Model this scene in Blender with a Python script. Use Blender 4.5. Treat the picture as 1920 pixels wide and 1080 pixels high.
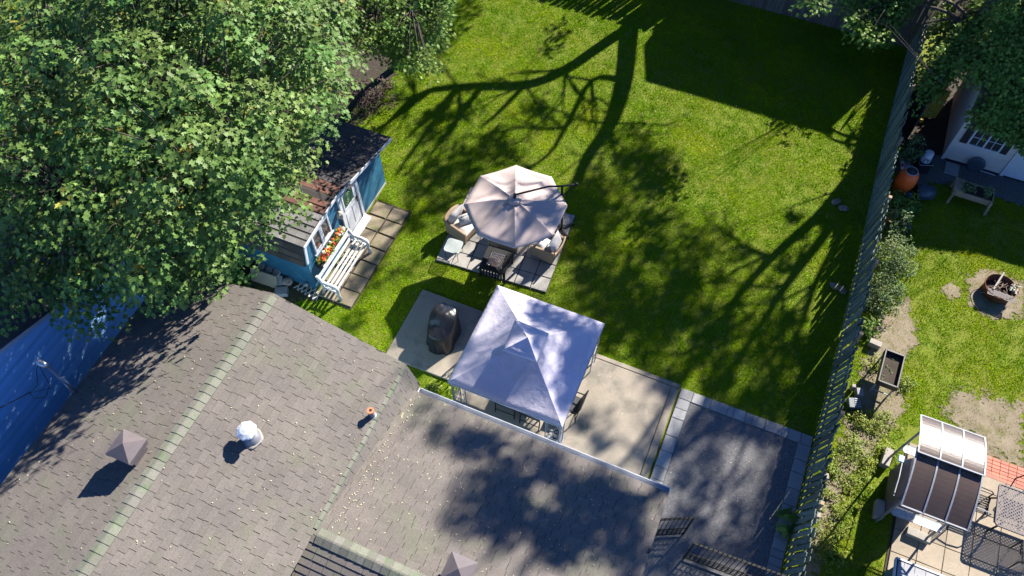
import bpy, math, random
import numpy as np
from mathutils import Vector, Matrix

random.seed(7); RNG = np.random.default_rng(11)
for _o in list(bpy.data.objects): bpy.data.objects.remove(_o)
S = bpy.context.scene; COL = S.collection

# ------------------------------------------------------------------ camera
FPX = 1526.5; TH = math.radians(31.96); YAW = math.radians(23.15); HC = 20.0
cd = bpy.data.cameras.new('camera'); cam = bpy.data.objects.new('camera', cd); COL.objects.link(cam)
cam.location = (0, 0, HC); cam.rotation_euler = (TH, 0, YAW)
cd.sensor_width = 36; cd.lens = FPX / 1920 * 36; cd.clip_end = 2000; cd.clip_start = 0.1
S.camera = cam
# ------------------------------------------------------------------ light
SUN_AZ = math.radians(68); SUN_EL = math.radians(35.5)
w = bpy.data.worlds.new('World'); S.world = w; w.use_nodes = True
nt = w.node_tree; sky = nt.nodes.new('ShaderNodeTexSky'); sky.sky_type = 'NISHITA'; sky.sun_disc = False
sky.sun_elevation = SUN_EL; sky.sun_rotation = math.radians(90) - SUN_AZ
sky.air_density = 0.35; sky.dust_density = 0.0; sky.ozone_density = 10.0
bg = nt.nodes['Background']; bg.inputs[1].default_value = 0.12; nt.links.new(sky.outputs[0], bg.inputs[0])
sd = bpy.data.lights.new('sun', 'SUN'); sd.energy = 5.0; sd.angle = math.radians(0.53); sd.color = (1.0, 0.94, 0.84)
sun = bpy.data.objects.new('sun', sd); COL.objects.link(sun)
SV = Vector((math.cos(SUN_AZ) * math.cos(SUN_EL), math.sin(SUN_AZ) * math.cos(SUN_EL), math.sin(SUN_EL)))
sun.rotation_euler = SV.to_track_quat('Z', 'Y').to_euler(); sun.location = SV * 60
S.view_settings.view_transform = 'Standard'; S.view_settings.look = 'None'
S.view_settings.exposure = 1.78; S.view_settings.gamma = 1.0
S.render.engine = 'CYCLES'

# ------------------------------------------------------------------ pixel <-> world
_c, _s = math.cos(YAW), math.sin(YAW)
RV = Vector((_c, _s, 0)); FW = Vector((-_s * math.sin(TH), _c * math.sin(TH), -math.cos(TH))); UV = RV.cross(FW)
CP = Vector((0, 0, HC))
def G(px, py, z=0.0):
    d = FW + RV * ((px - 960) / FPX) - UV * ((py - 540) / FPX); return CP + d * ((z - HC) / d.z)
def PJ(p):
    v = Vector(p) - CP; z = v.dot(FW)
    if z < 0.3: return (9e9, 9e9)
    return 960 + FPX * v.dot(RV) / z, 540 - FPX * v.dot(UV) / z
def infr(p, m=0):
    x, y = PJ(p); return -m < x < 1920 + m and -m < y < 1080 + m
SHX, SHY = SV.x / SV.z, SV.y / SV.z           # ground shift per metre of height

# ------------------------------------------------------------------ materials
def mat(name, c1, c2=None, scale=3.0, rough=0.8, bump=0.25, bscale=60.0, metal=0.0, objr=0.0, spec=0.3,
        fine=0.25, transl=0.0, c3=None, alpha=1.0, coat=0.0, stretch=None, c3s=1.1, transm=0.0, bdist=0.01, fade=False):
    m = bpy.data.materials.new(name); m.use_nodes = True; n = m.node_tree; N = n.nodes; L = n.links
    b = N['Principled BSDF']; out = N['Material Output']
    geo = N.new('ShaderNodeNewGeometry'); pos = geo.outputs['Position']
    if stretch:
        mp = N.new('ShaderNodeMapping'); mp.inputs['Scale'].default_value = stretch; L.new(pos, mp.inputs[0]); pos = mp.outputs[0]
    def noise(sc, det=4):
        t = N.new('ShaderNodeTexNoise'); t.inputs['Scale'].default_value = sc; t.inputs['Detail'].default_value = det
        t.inputs['Roughness'].default_value = 0.62; L.new(pos, t.inputs['Vector']); return t.outputs[0]
    def mr(src, a, bb, c, d):
        t = N.new('ShaderNodeMapRange'); t.inputs[1].default_value = a; t.inputs[2].default_value = bb
        t.inputs[3].default_value = c; t.inputs[4].default_value = d; L.new(src, t.inputs[0]); return t.outputs[0]
    def mix(f, A, B, typ='MIX'):
        t = N.new('ShaderNodeMix'); t.data_type = 'RGBA'; t.blend_type = typ
        if isinstance(f, float): t.inputs[0].default_value = f
        else: L.new(f, t.inputs[0])
        for s, i in ((A, 6), (B, 7)):
            if isinstance(s, tuple): t.inputs[i].default_value = (*s[:3], 1)
            else: L.new(s, t.inputs[i])
        return t.outputs[2]
    c2 = c2 or tuple(x * 0.75 for x in c1)
    col = mix(mr(noise(scale), 0.33, 0.67, 0, 1), tuple(c1), tuple(c2))
    if c3: col = mix(mr(noise(scale * c3s + 0.37), 0.52, 0.66, 0, 1), col, tuple(c3))
    if fine:
        f = mr(noise(scale * 14 + 17, 3), 0.25, 0.75, 1 - fine, 1 + fine)
        t = N.new('ShaderNodeVectorMath'); t.operation = 'SCALE'; L.new(col, t.inputs[0]); L.new(f, t.inputs[3]); col = t.outputs[0]
    at = N.new('ShaderNodeAttribute'); at.attribute_name = 'Col'
    t = N.new('ShaderNodeVectorMath'); t.operation = 'MULTIPLY'; L.new(col, t.inputs[0]); L.new(at.outputs['Vector'], t.inputs[1]); col = t.outputs[0]
    if objr:
        oi = N.new('ShaderNodeObjectInfo'); f = mr(oi.outputs['Random'], 0, 1, 1 - objr, 1 + objr)
        t = N.new('ShaderNodeVectorMath'); t.operation = 'SCALE'; L.new(col, t.inputs[0]); L.new(f, t.inputs[3]); col = t.outputs[0]
    L.new(col, b.inputs['Base Color'])
    b.inputs['Roughness'].default_value = rough; b.inputs['Metallic'].default_value = metal
    b.inputs['Specular IOR Level'].default_value = spec; b.inputs['Coat Weight'].default_value = coat
    b.inputs['Transmission Weight'].default_value = transm; b.inputs['Alpha'].default_value = alpha
    if bump:
        bp = N.new('ShaderNodeBump'); bp.inputs['Strength'].default_value = bump; bp.inputs['Distance'].default_value = bdist
        L.new(noise(bscale, 3), bp.inputs['Height']); L.new(bp.outputs[0], b.inputs['Normal'])
    if fade:
        fa = N.new('ShaderNodeAttribute'); fa.attribute_name = 'fade'; ad = N.new('ShaderNodeMath'); ad.operation = 'ADD'
        L.new(fa.outputs['Fac'], ad.inputs[0]); L.new(mr(noise(5.0, 6), .25, .75, -.45, .45), ad.inputs[1])
        tp = N.new('ShaderNodeBsdfTransparent'); ms = N.new('ShaderNodeMixShader'); L.new(mr(ad.outputs[0], .42, .58, 0, 1), ms.inputs[0])
        L.new(tp.outputs[0], ms.inputs[1]); L.new(b.outputs[0], ms.inputs[2]); L.new(ms.outputs[0], out.inputs[0])
    if transl:
        tr = N.new('ShaderNodeBsdfTranslucent'); L.new(col, tr.inputs[0])
        ms = N.new('ShaderNodeMixShader'); ms.inputs[0].default_value = transl
        L.new(b.outputs[0], ms.inputs[1]); L.new(tr.outputs[0], ms.inputs[2]); L.new(ms.outputs[0], out.inputs[0])
    return m
MT = {}
def D(k, *a, **kw): MT[k] = mat(k, *a, **kw)
D('soil', (.05, .038, .028), (.032, .024, .018), 2.2, .95, .6, 35, fine=.45)
D('ground', (.10, .135, .006), (.105, .115, .008), .7, .95, .5, 30, fine=.5, c3=(.085, .125, .004))
D('dirt', (.20, .165, .115), (.145, .115, .08), 2.5, .95, .7, 40, fine=.35, c3=(.12, .105, .05), fade=True)
D('mulch', (.058, .043, .030), (.028, .022, .017), 9, .95, .9, 45, fine=.5, bdist=.03, fade=True)
D('gravel', (.12, .125, .135), (.06, .062, .07), 16, .85, .9, 40, fine=.5, bdist=.03, fade=True)
D('concrete', (.255, .22, .175), (.205, .178, .142), .9, .9, .15, 90, fine=.12, c3=(.15, .135, .11), c3s=.7)
D('asphalt', (.122, .120, .124), (.098, .097, .102), .6, .93, .6, 140, fine=.45)
D('stone', (.25, .25, .25), (.21, .21, .21), 1.3, .9, .3, 70, fine=.2, objr=.14)
D('paver', (.27, .255, .235), (.22, .21, .195), 1.6, .9, .25, 70, fine=.2, objr=.10, c3=(.18, .175, .165))
D('oldpaver', (.21, .17, .12), (.15, .125, .09), 1.8, .95, .4, 50, fine=.3, objr=.16, c3=(.13, .125, .06))
D('redpaver', (.42, .16, .11), (.34, .135, .10), 2, .9, .25, 60, fine=.2, objr=.10)
D('tanpaver', (.26, .215, .165), (.215, .18, .135), 1.5, .9, .25, 70, fine=.2, objr=.10)
D('shingle', (.142, .125, .110), (.114, .101, .092), .8, .95, .5, 220, fine=.22, objr=.07, c3=(.124, .120, .094), c3s=.8)
D('deck', (.045, .04, .038), None, 3, .95)
D('ridgecap', (.135, .142, .108), (.145, .138, .12), 1.6, .95, .5, 200, fine=.25, objr=.15, c3=(.115, .142, .088), c3s=1.6)
D('gutter', (.5, .52, .55), None, 3, .4, .05, spec=.5, fine=.05)
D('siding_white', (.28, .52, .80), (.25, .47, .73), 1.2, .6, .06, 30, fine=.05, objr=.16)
D('siding_tan', (.48, .43, .37), (.43, .385, .33), 1.5, .65, .06, 30, fine=.06, objr=.05)
D('white', (.47, .48, .49), (.42, .43, .45), 3, .55, .08, 50, fine=.06)
D('white_worn', (.42, .43, .44), (.36, .36, .36), 6, .7, .2, 60, fine=.15, c3=(.22, .22, .22), c3s=2.5)
D('shed_blue', (.025, .115, .19), (.018, .085, .15), 1.5, .6, .12, 25, fine=.12, c3=(.04, .14, .21))
D('shed_roof', (.075, .068, .072), (.05, .046, .05), 1.2, .95, .5, 160, fine=.35, objr=.15)
D('shed_grey', (.16, .155, .15), (.11, .108, .11), 2, .95, .4, 160, fine=.3, objr=.18)
D('shed_rust', (.12, .058, .042), (.085, .045, .036), 3, .95, .4, 120, fine=.3, objr=.2)
D('shed_brown', (.085, .06, .048), (.06, .045, .04), 3, .95, .4, 60, fine=.3, objr=.2)
D('glass', (.05, .05, .045), (.03, .03, .03), 2, .08, 0, spec=.6, fine=0)
D('greenglass', (.03, .10, .085), (.02, .06, .055), 7, .12, .3, 18, spec=.6, fine=.2)
D('clearglass', (.75, .82, .80), None, 1, .04, 0, spec=.5, fine=0, alpha=.28)
D('black', (.014, .014, .016), (.02, .02, .022), 6, .5, .1, spec=.4)
D('blackmetal', (.011, .011, .012), (.017, .016, .016), 8, .6, .08, 80, spec=.2)
D('tarp', (.014, .014, .016), (.011, .011, .013), 4, .36, .4, 6, spec=.5, fine=.1, bdist=.03)
D('canopy', (.49, .46, .545), (.455, .43, .51), 1.2, .75, .45, 5, fine=.05, transl=.12, bdist=.05, c3=(.44, .41, .47))
D('umbrella', (.43, .35, .325), (.40, .325, .30), 1.0, .8, .12, 30, fine=.05, transl=.12)
D('wicker', (.30, .215, .145), (.22, .155, .105), 30, .7, .7, 90, fine=.3)
D('cushion', (.44, .42, .40), (.39, .375, .36), 5, .9, .2, 60, fine=.06)
D('darkbowl', (.03, .022, .02), (.06, .032, .025), 14, .8, .6, 40)
D('fence', (.135, .165, .13), (.10, .13, .11), 4, .88, .4, 40, fine=.25, objr=.34, stretch=(6, 6, 1))
D('oldfence', (.13, .105, .085), (.085, .07, .058), 4, .9, .4, 40, fine=.25, objr=.25, stretch=(6, 6, 1))
D('wood', (.30, .22, .14), (.22, .155, .10), 5, .85, .3, 50, fine=.2)
D('paleblock', (.27, .25, .215), (.225, .205, .18), 6, .9, .3, 50, fine=.15)
D('rust', (.17, .065, .028), (.10, .045, .025), 8, .85, .4, 60, fine=.3)
D('barrel', (.78, .12, .015), (.68, .10, .015), 3, .5, .1, spec=.4, fine=.06)
D('orange', (.60, .10, .02), None, 4, .5, .05)
D('yellow', (.52, .36, .03), (.42, .28, .03), 4, .55, .05)
D('bluebin', (.025, .045, .07), (.02, .035, .05), 3, .45, .1, spec=.5)
D('blue', (.03, .16, .60), None, 4, .5)
D('red', (.55, .04, .03), None, 4, .5)
D('metal', (.50, .50, .52), (.40, .40, .42), 5, .38, .1, metal=.7, spec=.5)
D('greymetal', (.22, .22, .24), (.16, .16, .18), 6, .5, .1, metal=.4, spec=.5)
D('vent', (.105, .088, .092), (.085, .072, .078), 4, .55, .08, fine=.08)
D('capwhite', (.50, .53, .56), (.45, .48, .51), 6, .35, .3, 25, metal=.3, spec=.5, fine=.05)
D('terracotta', (.55, .19, .09), None, 8, .7)
D('poly', (.075, .052, .045), (.06, .045, .04), 1.5, .24, .15, 12, spec=.3, fine=.1, alpha=.93)
D('ribmetal', (.24, .25, .27), (.2, .21, .23), 5, .45, .05)
D('bark', (.085, .065, .05), (.05, .04, .033), 5, .95, .8, 18, fine=.3, stretch=(3, 3, .6), bdist=.04)
D('maple', (.120, .205, .046), (.082, .162, .037), .9, .52, .1, 40, spec=.22, fine=.1, transl=.34)
D('leafdark', (.12, .205, .034), (.09, .17, .028), .9, .55, .1, 40, spec=.2, fine=.1, transl=.30)
D('leafpale', (.13, .19, .07), (.09, .15, .05), 1.2, .55, .1, 40, spec=.2, fine=.1, transl=.25)
D('weed', (.17, .22, .025), (.12, .17, .02), 2, .6, .1, 40, spec=.3, fine=.1, transl=.25)
D('grass', (.15, .27, .003), (.11, .22, .002), .55, .6, 0, fine=.12, transl=.25, spec=.0, c3=(.19, .295, .003), c3s=.62)
D('petal', (.50, .46, .34), (.42, .38, .26), 30, .8, 0, fine=.1)
D('twig', (.20, .15, .11), (.12, .09, .07), 9, .9, .2)
D('flower', (1, 1, 1), (.85, .85, .85), 20, .7, 0, fine=.1, transl=.15)
D('roofgrey', (.27, .27, .28), (.22, .22, .235), 3, .9, .3, 120, fine=.2, objr=.1)
D('white_wall', (.55, .53, .5), None, 2, .8)

# ------------------------------------------------------------------ mesh building
WM = {}
def tag(o, label=None, cat=None, group=None, kind=None):
    if label: o['label'] = label
    if cat: o['category'] = cat
    if group: o['group'] = group
    if kind: o['kind'] = kind
    return o
def thing(name, label, cat, loc, rz=0.0, group=None):
    o = bpy.data.objects.new(name, None); COL.objects.link(o); o.empty_display_size = .2
    o.location = loc; o.rotation_euler = (0, 0, rz)
    WM[o.name] = Matrix.Translation(Vector(loc)) @ Matrix.Rotation(rz, 4, 'Z')
    return tag(o, label, cat, group)
def fast_mesh(name, V, F, C=None, smooth=False):
    """V (n,3), F (m,k) numpy."""
    me = bpy.data.meshes.new(name); V = np.asarray(V, np.float32); F = np.asarray(F, np.int32); k = F.shape[1]
    me.vertices.add(len(V)); me.vertices.foreach_set('co', V.ravel())
    me.loops.add(F.size); me.loops.foreach_set('vertex_index', F.ravel())
    me.polygons.add(len(F)); me.polygons.foreach_set('loop_start', np.arange(0, F.size, k, dtype=np.int32))
    me.polygons.foreach_set('loop_total', np.full(len(F), k, np.int32))
    if smooth: me.polygons.foreach_set('use_smooth', np.ones(len(F), bool))
    a = me.attributes.new('Col', 'FLOAT_COLOR', 'POINT')
    if C is None: C = np.ones((len(V), 3), np.float32)
    C = np.concatenate([np.asarray(C, np.float32), np.ones((len(V), 1), np.float32)], 1)
    a.data.foreach_set('color', C.ravel()); me.update(calc_edges=True); return me
def link(name, me, m, parent=None, mw=None):
    o = bpy.data.objects.new(name, me); COL.objects.link(o)
    if m is not None and len(me.materials) == 0: me.materials.append(MT[m] if isinstance(m, str) else m)
    if parent is not None:
        o.parent = parent
        if mw is not None: o.matrix_basis = WM[parent.name].inverted() @ mw
        WM[o.name] = WM[parent.name] @ o.matrix_basis
    else:
        if mw is not None: o.matrix_basis = mw
        WM[o.name] = o.matrix_basis.copy()
    return o
class MB:
    def __init__(s): s.v = []; s.f = []; s.c = []
    def add(s, vs, fs, col=(1, 1, 1)):
        b = len(s.v); s.v += [tuple(v) for v in vs]; s.f += [tuple(i + b for i in f) for f in fs]; s.c += [col] * len(vs); return s
    def box(s, x0, x1, y0, y1, z0, z1, col=(1, 1, 1)):
        vs = [(x, y, z) for z in (z0, z1) for y in (y0, y1) for x in (x0, x1)]
        return s.add(vs, [(0, 2, 3, 1), (4, 5, 7, 6), (0, 1, 5, 4), (2, 6, 7, 3), (0, 4, 6, 2), (1, 3, 7, 5)], col)
    def bar(s, a, b, wdt, t, up=(0, 0, 1), col=(1, 1, 1)):
        a, b, up = Vector(a), Vector(b), Vector(up); d = (b - a).normalized(); sd = d.cross(up)
        if sd.length < 1e-4: sd = d.cross(Vector((1, 0, 0)))
        sd.normalize(); u = sd.cross(d); sd *= wdt / 2; u *= t / 2
        vs = [p + i * sd + j * u for p in (a, b) for i, j in ((-1, -1), (1, -1), (1, 1), (-1, 1))]
        return s.add(vs, [(3, 2, 1, 0), (4, 5, 6, 7), (0, 1, 5, 4), (1, 2, 6, 5), (2, 3, 7, 6), (3, 0, 4, 7)], col)
    def tube(s, pts, r, n=8, col=(1, 1, 1), cap=True):
        pts = [Vector(p) for p in pts]; k = len(pts); rr = r if isinstance(r, (list, tuple)) else [r] * k
        ref = None; vs = []
        for i, p in enumerate(pts):
            d = (pts[min(i + 1, k - 1)] - pts[max(i - 1, 0)]).normalized()
            if ref is None: ref = d.cross(Vector((0, 0, 1)) if abs(d.z) < .9 else Vector((1, 0, 0))).normalized()
            ref = (ref - d * ref.dot(d)).normalized(); q = d.cross(ref)
            vs += [p + (ref * math.cos(2 * math.pi * j / n) + q * math.sin(2 * math.pi * j / n)) * rr[i] for j in range(n)]
        fs = [(i * n + j, i * n + (j + 1) % n, (i + 1) * n + (j + 1) % n, (i + 1) * n + j) for i in range(k - 1) for j in range(n)]
        if cap: fs += [tuple(range(n - 1, -1, -1)), tuple(range((k - 1) * n, k * n))]
        return s.add(vs, fs, col)
    def lathe(s, prof, c=(0, 0, 0), n=20, col=(1, 1, 1), fn=None):
        vs = []
        for i, (r, z) in enumerate(prof):
            for j in range(n):
                a = 2 * math.pi * j / n; q = r * (fn(a, z) if fn else 1)
                vs.append((c[0] + q * math.cos(a), c[1] + q * math.sin(a), c[2] + z))
        fs = [(i * n + j, i * n + (j + 1) % n, (i + 1) * n + (j + 1) % n, (i + 1) * n + j) for i in range(len(prof) - 1) for j in range(n)]
        fs += [tuple(range(n - 1, -1, -1)), tuple(range((len(prof) - 1) * n, len(prof) * n))]
        return s.add(vs, fs, col)
    def prism(s, poly, ext, col=(1, 1, 1)):
        n = len(poly); e = Vector(ext); a = [Vector(p) for p in poly]; nr = Vector((0, 0, 0))
        for i in range(n): nr += a[i].cross(a[(i + 1) % n])
        if nr.dot(e) > 0: a.reverse()
        return s.add(a + [p + e for p in a], [tuple(range(n)), tuple(range(2 * n - 1, n - 1, -1))] + [(i, i + n, (i + 1) % n + n, (i + 1) % n) for i in range(n)], col)
    def mesh(s, name, off=None, smooth=False):
        me = bpy.data.meshes.new(name)
        vs = s.v if off is None else [tuple(off @ Vector(v)) for v in s.v]
        me.from_pydata(vs, [], s.f); a = me.attributes.new('Col', 'FLOAT_COLOR', 'POINT')
        a.data.foreach_set('color', np.concatenate([np.asarray(s.c, np.float32), np.ones((len(s.c), 1), np.float32)], 1).ravel())
        if smooth: me.polygons.foreach_set('use_smooth', [len(p.vertices) < 5 for p in me.polygons])
        me.update(); return me
    def build(s, name, m, parent=None, local=False, smooth=False, bev=0, origin=None):
        """vertices are world coordinates unless local"""
        off = None; mw = None
        if parent is not None and not local: off = WM[parent.name].inverted()
        if parent is None and origin is not None: off = Matrix.Translation(-Vector(origin)); mw = Matrix.Translation(Vector(origin))
        o = link(name, s.mesh(name, off, smooth), m, parent, mw)
        if bev:
            b = o.modifiers.new('bevel', 'BEVEL'); b.width = bev; b.segments = 2; b.limit_method = 'ANGLE'
        return o
def slabmesh(name, sx, sy, sz, bev=.008, jit=0.0):
    """a paver or board: box with chamfered upper edge, centred in x,y, base at 0"""
    h = [(-sx / 2, -sy / 2), (sx / 2, -sy / 2), (sx / 2, sy / 2), (-sx / 2, sy / 2)]
    h = [(x + random.uniform(-jit, jit), y + random.uniform(-jit, jit)) for x, y in h]
    t = [(x - math.copysign(bev, x), y - math.copysign(bev, y)) for x, y in h]
    vs = [(*p, 0) for p in h] + [(*p, sz - bev) for p in h] + [(*p, sz) for p in t]
    fs = [(3, 2, 1, 0), (8, 9, 10, 11)] + [(i, (i + 1) % 4, 4 + (i + 1) % 4, 4 + i) for i in range(4)] + [(4 + i, 4 + (i + 1) % 4, 8 + (i + 1) % 4, 8 + i) for i in range(4)]
    return MB().add(vs, fs).mesh(name)
def T(x, y, z=0, rz=0, rx=0, ry=0, s=(1, 1, 1)):
    return Matrix.Translation((x, y, z)) @ Matrix.Rotation(rz, 4, 'Z') @ Matrix.Rotation(ry, 4, 'Y') @ Matrix.Rotation(rx, 4, 'X') @ Matrix.Diagonal((*s, 1))
def text_mesh(name, body, size, thick=.002):
    cu = bpy.data.curves.new(name, 'FONT'); cu.body = body; cu.size = size; cu.extrude = thick; cu.align_x = 'CENTER'; cu.align_y = 'CENTER'
    o = bpy.data.objects.new(name + '_tmp', cu); COL.objects.link(o)
    dg = bpy.context.evaluated_depsgraph_get(); me = bpy.data.meshes.new_from_object(o.evaluated_get(dg))
    bpy.data.objects.remove(o); bpy.data.curves.remove(cu)
    me.materials.clear()
    a = me.attributes.new('Col', 'FLOAT_COLOR', 'POINT'); a.data.foreach_set('color', np.ones(len(me.vertices) * 4, np.float32)); return me
def U(a, b): return random.uniform(a, b)
def inpoly(x, y, P):
    r = False; j = len(P) - 1
    for i in range(len(P)):
        if (P[i][1] > y) != (P[j][1] > y) and x < (P[j][0] - P[i][0]) * (y - P[i][1]) / (P[j][1] - P[i][1]) + P[i][0]: r = not r
        j = i
    return r

# ================================================================== GROUND
n = 40
gx = np.concatenate([np.linspace(-400, -24, 8), np.linspace(-20, 16, 60), np.linspace(20, 400, 8)])
gy = np.concatenate([np.linspace(-300, -8, 8), np.linspace(-4, 32, 60), np.linspace(36, 500, 8)])
X, Y = np.meshgrid(gx, gy); Vv = np.stack([X.ravel(), Y.ravel(), np.full(X.size, -.02)], 1); nx = len(gx)
I = np.arange((len(gy) - 1) * nx).reshape(len(gy) - 1, nx)[:, :-1].ravel()
tag(link('ground', fast_mesh('ground', Vv, np.stack([I, I + 1, I + nx + 1, I + nx], 1)), 'ground'), kind='structure')
def polydist(X, Y, P):
    d = np.full(X.shape, 1e9)
    for i in range(len(P)):
        (ax, ay), (bx, by) = P[i], P[(i + 1) % len(P)]; ex, ey = bx - ax, by - ay
        t = np.clip(((X - ax) * ex + (Y - ay) * ey) / max(ex * ex + ey * ey, 1e-9), 0, 1); d = np.minimum(d, np.hypot(X - ax - t * ex, Y - ay - t * ey))
    ins = np.array([inpoly(x, y, P) for x, y in zip(X.ravel(), Y.ravel())]).reshape(X.shape); return np.where(ins, d, -d)
def patch(name, m, pts, z, soft=.18):
    xs, ys = [p[0] for p in pts], [p[1] for p in pts]; c = .1 if (max(xs) - min(xs)) * (max(ys) - min(ys)) < 12 else .14
    X, Y = np.meshgrid(np.arange(min(xs) - .4, max(xs) + .4, c), np.arange(min(ys) - .4, max(ys) + .4, c)); fd = np.clip(.5 + polydist(X, Y, pts) / (2 * soft), 0, 1); nx = X.shape[1]
    I = np.arange((X.shape[0] - 1) * nx).reshape(-1, nx)[:, :-1].ravel(); F = np.stack([I, I + 1, I + nx + 1, I + nx], 1); F = F[fd.ravel()[F].max(1) > .02]
    u, inv = np.unique(F, return_inverse=True); V = np.stack([X.ravel()[u], Y.ravel()[u], np.full(len(u), z)], 1); me = fast_mesh(name, V, inv.reshape(F.shape))
    me.attributes.new('fade', 'FLOAT', 'POINT').data.foreach_set('value', fd.ravel()[u].astype(np.float32)); return tag(link(name, me, m), kind='structure')
def g2(px, py): p = G(px, py); return (p.x, p.y)
BARE = []
def dirt(name, m, pxpts, z, jit=.12):
    pts = [g2(*p) for p in pxpts]; BARE.append(pts); return patch(name, m, pts, z, max(.2, jit * 2.6))
dirt('soil_bed', 'dirt', [(1640, 600), (1700, 560), (1720, 640), (1680, 690), (1700, 760), (1650, 830), (1590, 900), (1530, 1080), (1500, 1080), (1600, 760)], -.004)
dirt('bare_soil', 'dirt', [(1790, 735), (1860, 745), (1920, 760), (1920, 880), (1850, 850), (1800, 800), (1770, 765)], -.002, .2)
dirt('bare_soil', 'dirt', [(1762, 540), (1790, 530), (1805, 548), (1785, 562)], -.002, .05)
dirt('bare_soil', 'dirt', [(1815, 520), (1850, 505), (1920, 530), (1918, 590), (1860, 600), (1820, 570)], -.001, .1)
dirt('mulch_bed', 'mulch', [(455, 470), (560, 530), (610, 560), (560, 565), (500, 560), (440, 520)], -.001, .05)
dirt('gravel_strip', 'gravel', [(1700, 300), (1770, 290), (1940, 345), (1940, 395), (1800, 345), (1740, 345), (1700, 360)], .002, .04)
dirt('mulch_strip', 'mulch', [(1680, 200), (1790, 80), (1830, 90), (1768, 292), (1700, 302)], -.001, .05)
patch('leaf_litter', 'mulch', [(-26, 7.2), (-10.6, 7.2), (-10.6, 9.1), (-12.8, 9.3), (-12.8, 14), (-11.8, 16), (-12.6, 19), (-13, 25), (-26, 25)], -.006, .5); KEEP0 = [(-26, -12.8, 7, 26)]
dirt('leaf_litter', 'mulch', [(640, 120), (730, 90), (745, 130), (700, 190), (640, 215)], -.003, .15)

# concrete pads (a slab standing 5 cm proud of the lawn)
def slab(name, x0, x1, y0, y1, z=.05):
    mb = MB(); mb.box(x0, x1, y0, y1, -.1, z); o = mb.build(name, 'concrete', bev=.012); return tag(o, kind='structure')
slab('patio_slab', -7.25, -4.96, 8.08, 10.40); slab('patio_slab', -4.945, .26, 6.25, 10.27)
slab('patio_edging', -4.945, .47, 10.285, 10.41, .055); slab('patio_edging', .275, .47, 6.25, 10.27, .055)
KEEP = KEEP0 + [(-7.3, .5, 8.05, 10.43), (-5.0, .5, 6.2, 10.43), (.5, 4.1, -6, 10.36), (-12.4, -5.4, -6, 6.9), (-5.6, 1.0, -6, 6.7)]
# driveway with a border of cut stones
mb = MB(); mb.box(.87, 3.75, -8, 10.02, -.1, .02); drive = tag(mb.build('driveway', 'asphalt'), kind='structure')
stones = [slabmesh('stone', 1, 1, .07, .012) for _ in range(1)]
def stone(parent, x0, x1, y0, y1, z, m='stone', name='stone'):
    g = .006; me = slabmesh(name, x1 - x0 - 2 * g, y1 - y0 - 2 * g, .075, .008, .002)
    return link(name, me, m, parent, T((x0 + x1) / 2, (y0 + y1) / 2, z + U(-.004, .004), U(-.006, .006)))
x = .53
for wd in (.35, .33, .17, .46, .17, .31, .19, .34, .45, .16, .33, .29):
    if x + wd > 4.1: wd = 4.1 - x
    if wd > .05: stone(drive, x, x + wd, 10.03, 10.34, -.03)
    x += wd
for x0, x1 in ((.53, .865), (3.755, 4.09)):
    y = 10.03
    while y > 5.4:
        l = random.choice((.45, .45, .3, .52, .2, .36)); stone(drive, x0, x1, y - l, y, -.03); y -= l

# ================================================================== HOUSE (main block + addition)
house = thing('house', 'large foreground house with weathered grey brown shingle roofs and mossy ridge', 'house', (-8.8, 2, 0))
RX, RZ, EXR, EXL, EZ, GY = -8.82, 4.20, -5.55, -12.15, 3.15, 6.80
YB = -5.0
mb = MB(); mb.prism([(-11.85, 6.45, 0), (-5.85, 6.45, 0), (-5.85, 6.45, 3.0), (RX, 6.45, 4.0), (-11.85, 6.45, 3.0)], (0, -11, 0)); mb.build('wall', 'siding_white', house)
mb = MB(); mb.prism([(-5.84, 6.2, 0), (-5.84, -1, 0), (-5.84, -1, 2.2), (-5.84, 2.6, 2.95), (-5.84, 6.2, 2.3)], (6.5, 0, 0)); mb.build('wall', 'siding_white', house)
def deck(poly, t=.11):
    n_ = (Vector(poly[1]) - Vector(poly[0])).cross(Vector(poly[2]) - Vector(poly[0])).normalized()
    if n_.z < 0: n_ = -n_
    mb = MB(); mb.prism([Vector(p) - n_ * .004 for p in poly], -n_ * t); return mb
BR0, BZ, BE, BY, BX1 = 2.60, 3.15, 2.45, 6.54, .95
roofm = deck([(RX, GY, RZ), (EXR, GY, EZ), (EXR, YB, EZ), (RX, YB, RZ)]).build('roof_slope', 'deck', house)
roofl = deck([(RX, GY, RZ), (EXL, GY, EZ), (EXL, YB, EZ), (RX, YB, RZ)]).build('roof_slope', 'deck', house)
roofb = deck([(-5.75, BR0, BZ), (BX1, BR0, BZ), (BX1, BY, BE), (-5.75, BY, BE)]).build('roof_slope', 'deck', house)
FZ = 1.75
rooff = deck([(-5.75, BR0, BZ), (BX1, BR0, BZ), (BX1, -1.4, FZ), (-5.75, -1.4, FZ)]).build('roof_slope', 'deck', house)
SKX, SKZ = -5.27, 2.35
roofs = deck([(EXR + .01, GY - .02, EZ), (EXR + .01, BR0 - .1, EZ), (SKX, BR0 - .1, SKZ), (SKX, GY - .02, SKZ)], .05).build('roof_skirt', 'deck', house)
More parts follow.
